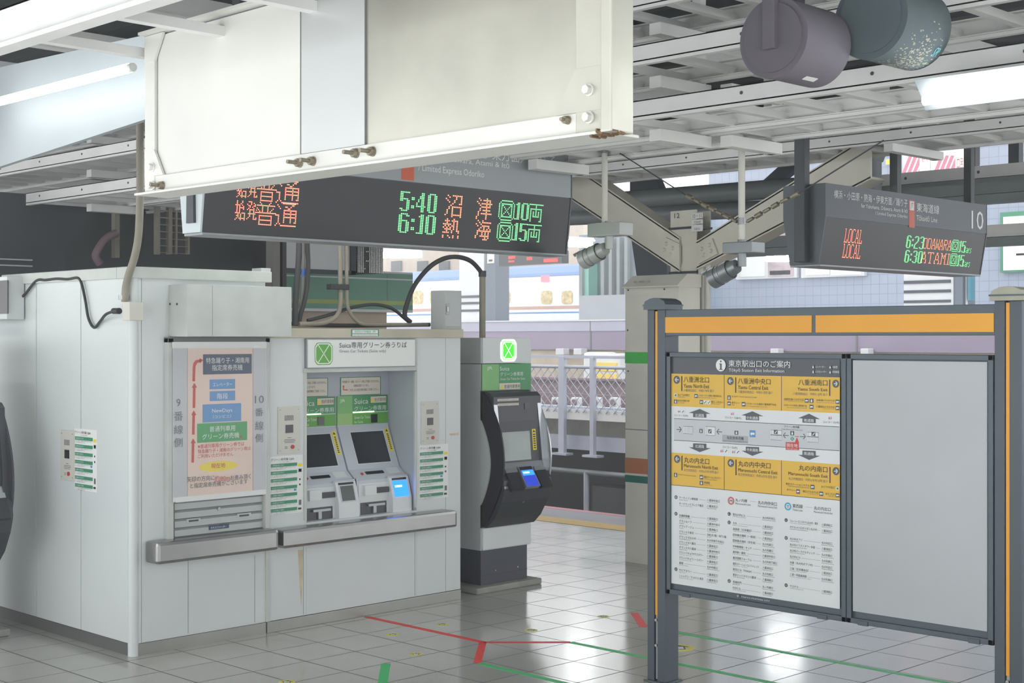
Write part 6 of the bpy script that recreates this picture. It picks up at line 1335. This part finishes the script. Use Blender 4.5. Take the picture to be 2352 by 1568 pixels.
def f(b):
    b.tube([onY(*Z9(590, 470), yk2 + .075), onY(*Z9(580, 560), yk2 + .075)], .0155, 'tape_blue', seg=12)
one('blue_tape', f, 'blue tape wrapped round the grey cable above the kiosk', 'tape')
def f(b): A_, C_ = onY(*Z9(970, 672), yk2 - .03), onY(*Z9(1225, 757), yk2 - .03); b.box((A_.x, yk2 - .03, C_.z), (C_.x, yk2 + .03, A_.z), 'cable_black', .006)
one('pipe_clamp', f, 'dark clamp block holding the two beige conduits', 'clamp')
# big arching cable into the terminal's pipe
P = [onY(*Z8(*p), YM + .3) for p in ((1185, 690), (1140, 640), (1163, 530), (1220, 395), (1330, 260), (1440, 190), (1550, 172), (1655, 200), (1725, 265), (1757, 325), (1762, 420))]
b = MB(); b.tube(P, .019, 'cable_black', seg=12); b.build('arched_cable', label='thick black cable arching from the kiosk top to the terminal pipe', cat='cable')
def f(b):
    q = onY(1108, 630, YM + .3); r = onY(1108, 775, YM + .3); b.cyl((q.x, q.y, T.hit(1105, 775.5)[1]), q, .026, 'conduit', seg=16); b.cyl(q - Vector((0, 0, .02)), q + Vector((0, 0, .03)), .032, 'dark_steel', seg=12)
one('conduit_pipe', f, 'upright grey pipe on top of the free-standing terminal', 'conduit')
YG = YK + .05
e = empty('switch_cabinet', onY(1040, 755, YG), 'small grey switch cabinet standing on the lower kiosk roof', 'cabinet')
A_, C_ = onY(1021, 666.5, YG), onY(1060, 754, YG); b = MB(); yb4 = YG + .16; b.box((A_.x, YG, zB), (C_.x, yb4, A_.z), 'machine_body', .003); b.build('body', e)
b = MB(); YGp = YP(YG); b.pslab(YGp, 1022.5, 671, 749.5, 1057.5, 0, .008, 'machine_body', .002); d_ = b.build('door', e)
b = MB(); b.pslab(YGp, 1025, 697, 722, 1033, .008, .014, 'steel_dull', .002); b.pslab(YGp, 1027, 703, 716, 1031, .014, .022, 'steel', .002); b.build('handle', d_)
def f(b): A_, C_ = onY(600, 615, YK + .5), onY(622, 640, YK + .5); b.box((A_.x, YK + .5, zA - .031), (C_.x, YK + .62, A_.z), 'machine_white', .004)
one('junction_box', f, 'small white box behind the header box of the taller kiosk', 'junction box')
# pillar, white board and green panel behind the lower kiosk
YH = YK + 2.6
def yb(px0, y0, px1, y1, Y, d, m, bev=0): A_, C_, zt_ = onY(px0, y0, Y), onY(px1, y1, Y), onY(px1, y0, Y).z; b = MB(); b.box((A_.x, Y, C_.z), (C_.x, Y + d, zt_), m, bev); return b
yb(627, 480, 643, 1380, YH - .8, .1, 'cable_grey').build('steel_post', label='grey post left of the dark cables behind the kiosk', cat='post')
yb(649, 480, 658, 1380, YH - .8, .06, 'cable_black').build('steel_post', label='thin dark post between grey post and dark cables', cat='post')
e = empty('hanging_board', onY(730, 625, YH), 'pale hanging board with a dark rim behind the cables', 'board')
yb(655, 470, 812, 625, YH, .05, 'bg_white').build('panel', e); yb(640, 622, 818, 631, YH - .02, .09, 'dark_slab').build('bottom_rim', e); yb(806, 300, 818, 631, YH - .02, .09, 'dark_slab').build('side_rim', e)
def dotted(b):
    A_, C_ = onY(820, 480, YH + .1), onY(880, 628, YH + .1); b.box((A_.x, YH + .1, C_.z), (C_.x, YH + .5, A_.z), 'black')
    for i in range(16):
        for j in range(22):
            if (3 < i < 7) and random.random() < .9: continue
            p = Vector((A_.x + (i + .5) / 16 * (C_.x - A_.x), YH + .1, C_.z + (j + .5) / 40 * (A_.z - C_.z))); b.cyl(p, p + Vector((0, -.006, 0)), .0075, 'steel', seg=6, caps=True)
one('studded_pillar', dotted, 'black pillar with shiny studs left of the distant lamp', 'pillar')
YJ = YK + 3.4; e = empty('green_panel', onY(810, 716, YJ), 'long green panel with a yellow stripe behind the lower kiosk', 'panel')
yb(560, 629, 948, 715, YJ, .12, 'bg_green').build('panel', e); yb(560, 692, 948, 701, YJ - .006, .006, 'bg_yellowgreen').build('yellow_stripe', e); yb(560, 641.5, 948, 644.5, YJ - .006, .006, 'bg_white').build('white_stripe', e); yb(560, 712, 948, 718, YJ - .02, .1, 'bg_white').build('bottom_edge', e); yb(560, 626, 948, 630, YJ - .02, .14, 'bg_white').build('top_edge', e)
yb(889.5, 630, 890.5, 714, YJ - .002, .004, 'wall_seam').build('joint', e)
yb(560, 700, 888, 1400, YJ + .125, .1, 'bg_beige').build('beige_hoarding', label='beige ribbed hoarding under the green panel', cat='hoarding')
yb(1058, 580, 1068, 800, YJ + .2, .05, 'bg_white').build('steel_post', label='pale post behind the switch cabinet', cat='post') if False else None

# ================================================================== FLOOR MARKINGS
def tape(label, p0, p1, m, wd=.05, z=.0012):
    a, c = onZ(*p0, 0), onZ(*p1, 0); d = (c - a).normalized(); n = Vector((-d.y, d.x, 0)) * wd / 2; b = MB()
    b.prism([a - n, c - n, c + n, a + n], (0, 0, z), m); return b.build('floor_tape', label=label, cat='floor tape', group='queue tapes on the floor')
tape('red floor tape running from the kiosk foot to the fork', (842, 1416), (1112, 1475), 'tape_red'); tape('short red floor tape from the fork towards the viewer', (1109, 1475), (1096, 1522), 'tape_red')
tape('red floor tape running sideways from the fork to the green tape', (1112, 1475), (1310, 1474.5), 'tape_red'); tape('green floor tape starting at the end of the sideways red tape', (1310, 1474.5), (1790, 1571), 'tape_green')
tape('green floor tape starting at the foot of the short red tape', (1100, 1523), (1320, 1574), 'tape_green'); tape('short upright green floor tape at the bottom edge', (886, 1524), (877, 1580), 'tape_green', .06)
tape('short red floor tape left of the board post', (1457, 1407), (1479, 1440), 'tape_red', .06); tape('green floor tape passing under the blank panel of the board', (1490, 1440), (2190, 1570), 'tape_green')
def sticker(px, py, r, label):
    c = onZ(px, py, 0); b = MB(); n = 24
    R2 = [c + Vector((r * math.cos(2 * math.pi * i / n), r * math.sin(2 * math.pi * i / n), 0)) for i in range(n)]; b.prism(R2, (0, 0, .0012), 'floor_yellow')
    f1 = Vector((S2, S2, 0)); r1 = Vector((S2, -S2, 0)); o_ = c + Vector((0, 0, .0018))
    Sq = lambda a, t: o_ + r1 * a * r + f1 * t * r
    b.poly([Sq(-.42, -.5), Sq(.42, -.5), Sq(.42, .12), Sq(.75, .12), Sq(0, .72), Sq(-.75, .12), Sq(-.42, .12)], 'ink'); o_ = o_ + Vector((0, 0, .0006)); b.poly([Sq(-.34, -.42), Sq(.34, -.42), Sq(.34, .18), Sq(-.34, .18)], 'paper')
    b.build('floor_sticker', label=label, cat='floor sticker', group='round yellow floor stickers')
for q in ((902, 1457, .046, 'yellow floor sticker left of the red tape, second nearest the kiosk'), (1015, 1434, .046, 'yellow floor sticker beyond the middle of the long red tape'), (1220, 1447, .046, 'yellow floor sticker above the sideways red tape'), (955, 1502, .046, 'yellow floor sticker between the red and the green tape'), (659, 1566, .05, 'yellow floor sticker at the bottom edge before the kiosk'), (1386, 1415.5, .046, 'yellow floor sticker left of the short red tape by the board'), (1556, 1487, .115, 'large yellow floor sticker behind the left board post')): sticker(*q)

# ================================================================== ADDED VOLUME, lifts the dark tones like the window glass veil
m = bpy.data.materials.new('veil'); m.use_nodes = True; N = m.node_tree.nodes; N.clear()
vs = N.new('ShaderNodeVolumeScatter'); vs.inputs['Color'].default_value = (.95, .98, 1, 1); vs.inputs['Density'].default_value = VEIL_DENSITY; vs.inputs['Anisotropy'].default_value = .7
o = N.new('ShaderNodeOutputMaterial'); m.node_tree.links.new(vs.outputs[0], o.inputs['Volume']); M['veil'] = m
def f(b): b.box((-1.5, -5, -1.1), (46, 50, 9), 'veil')
one('veil', f, 'thin scattering volume added for the pale veil of the window glass', 'veil', kind='stuff')
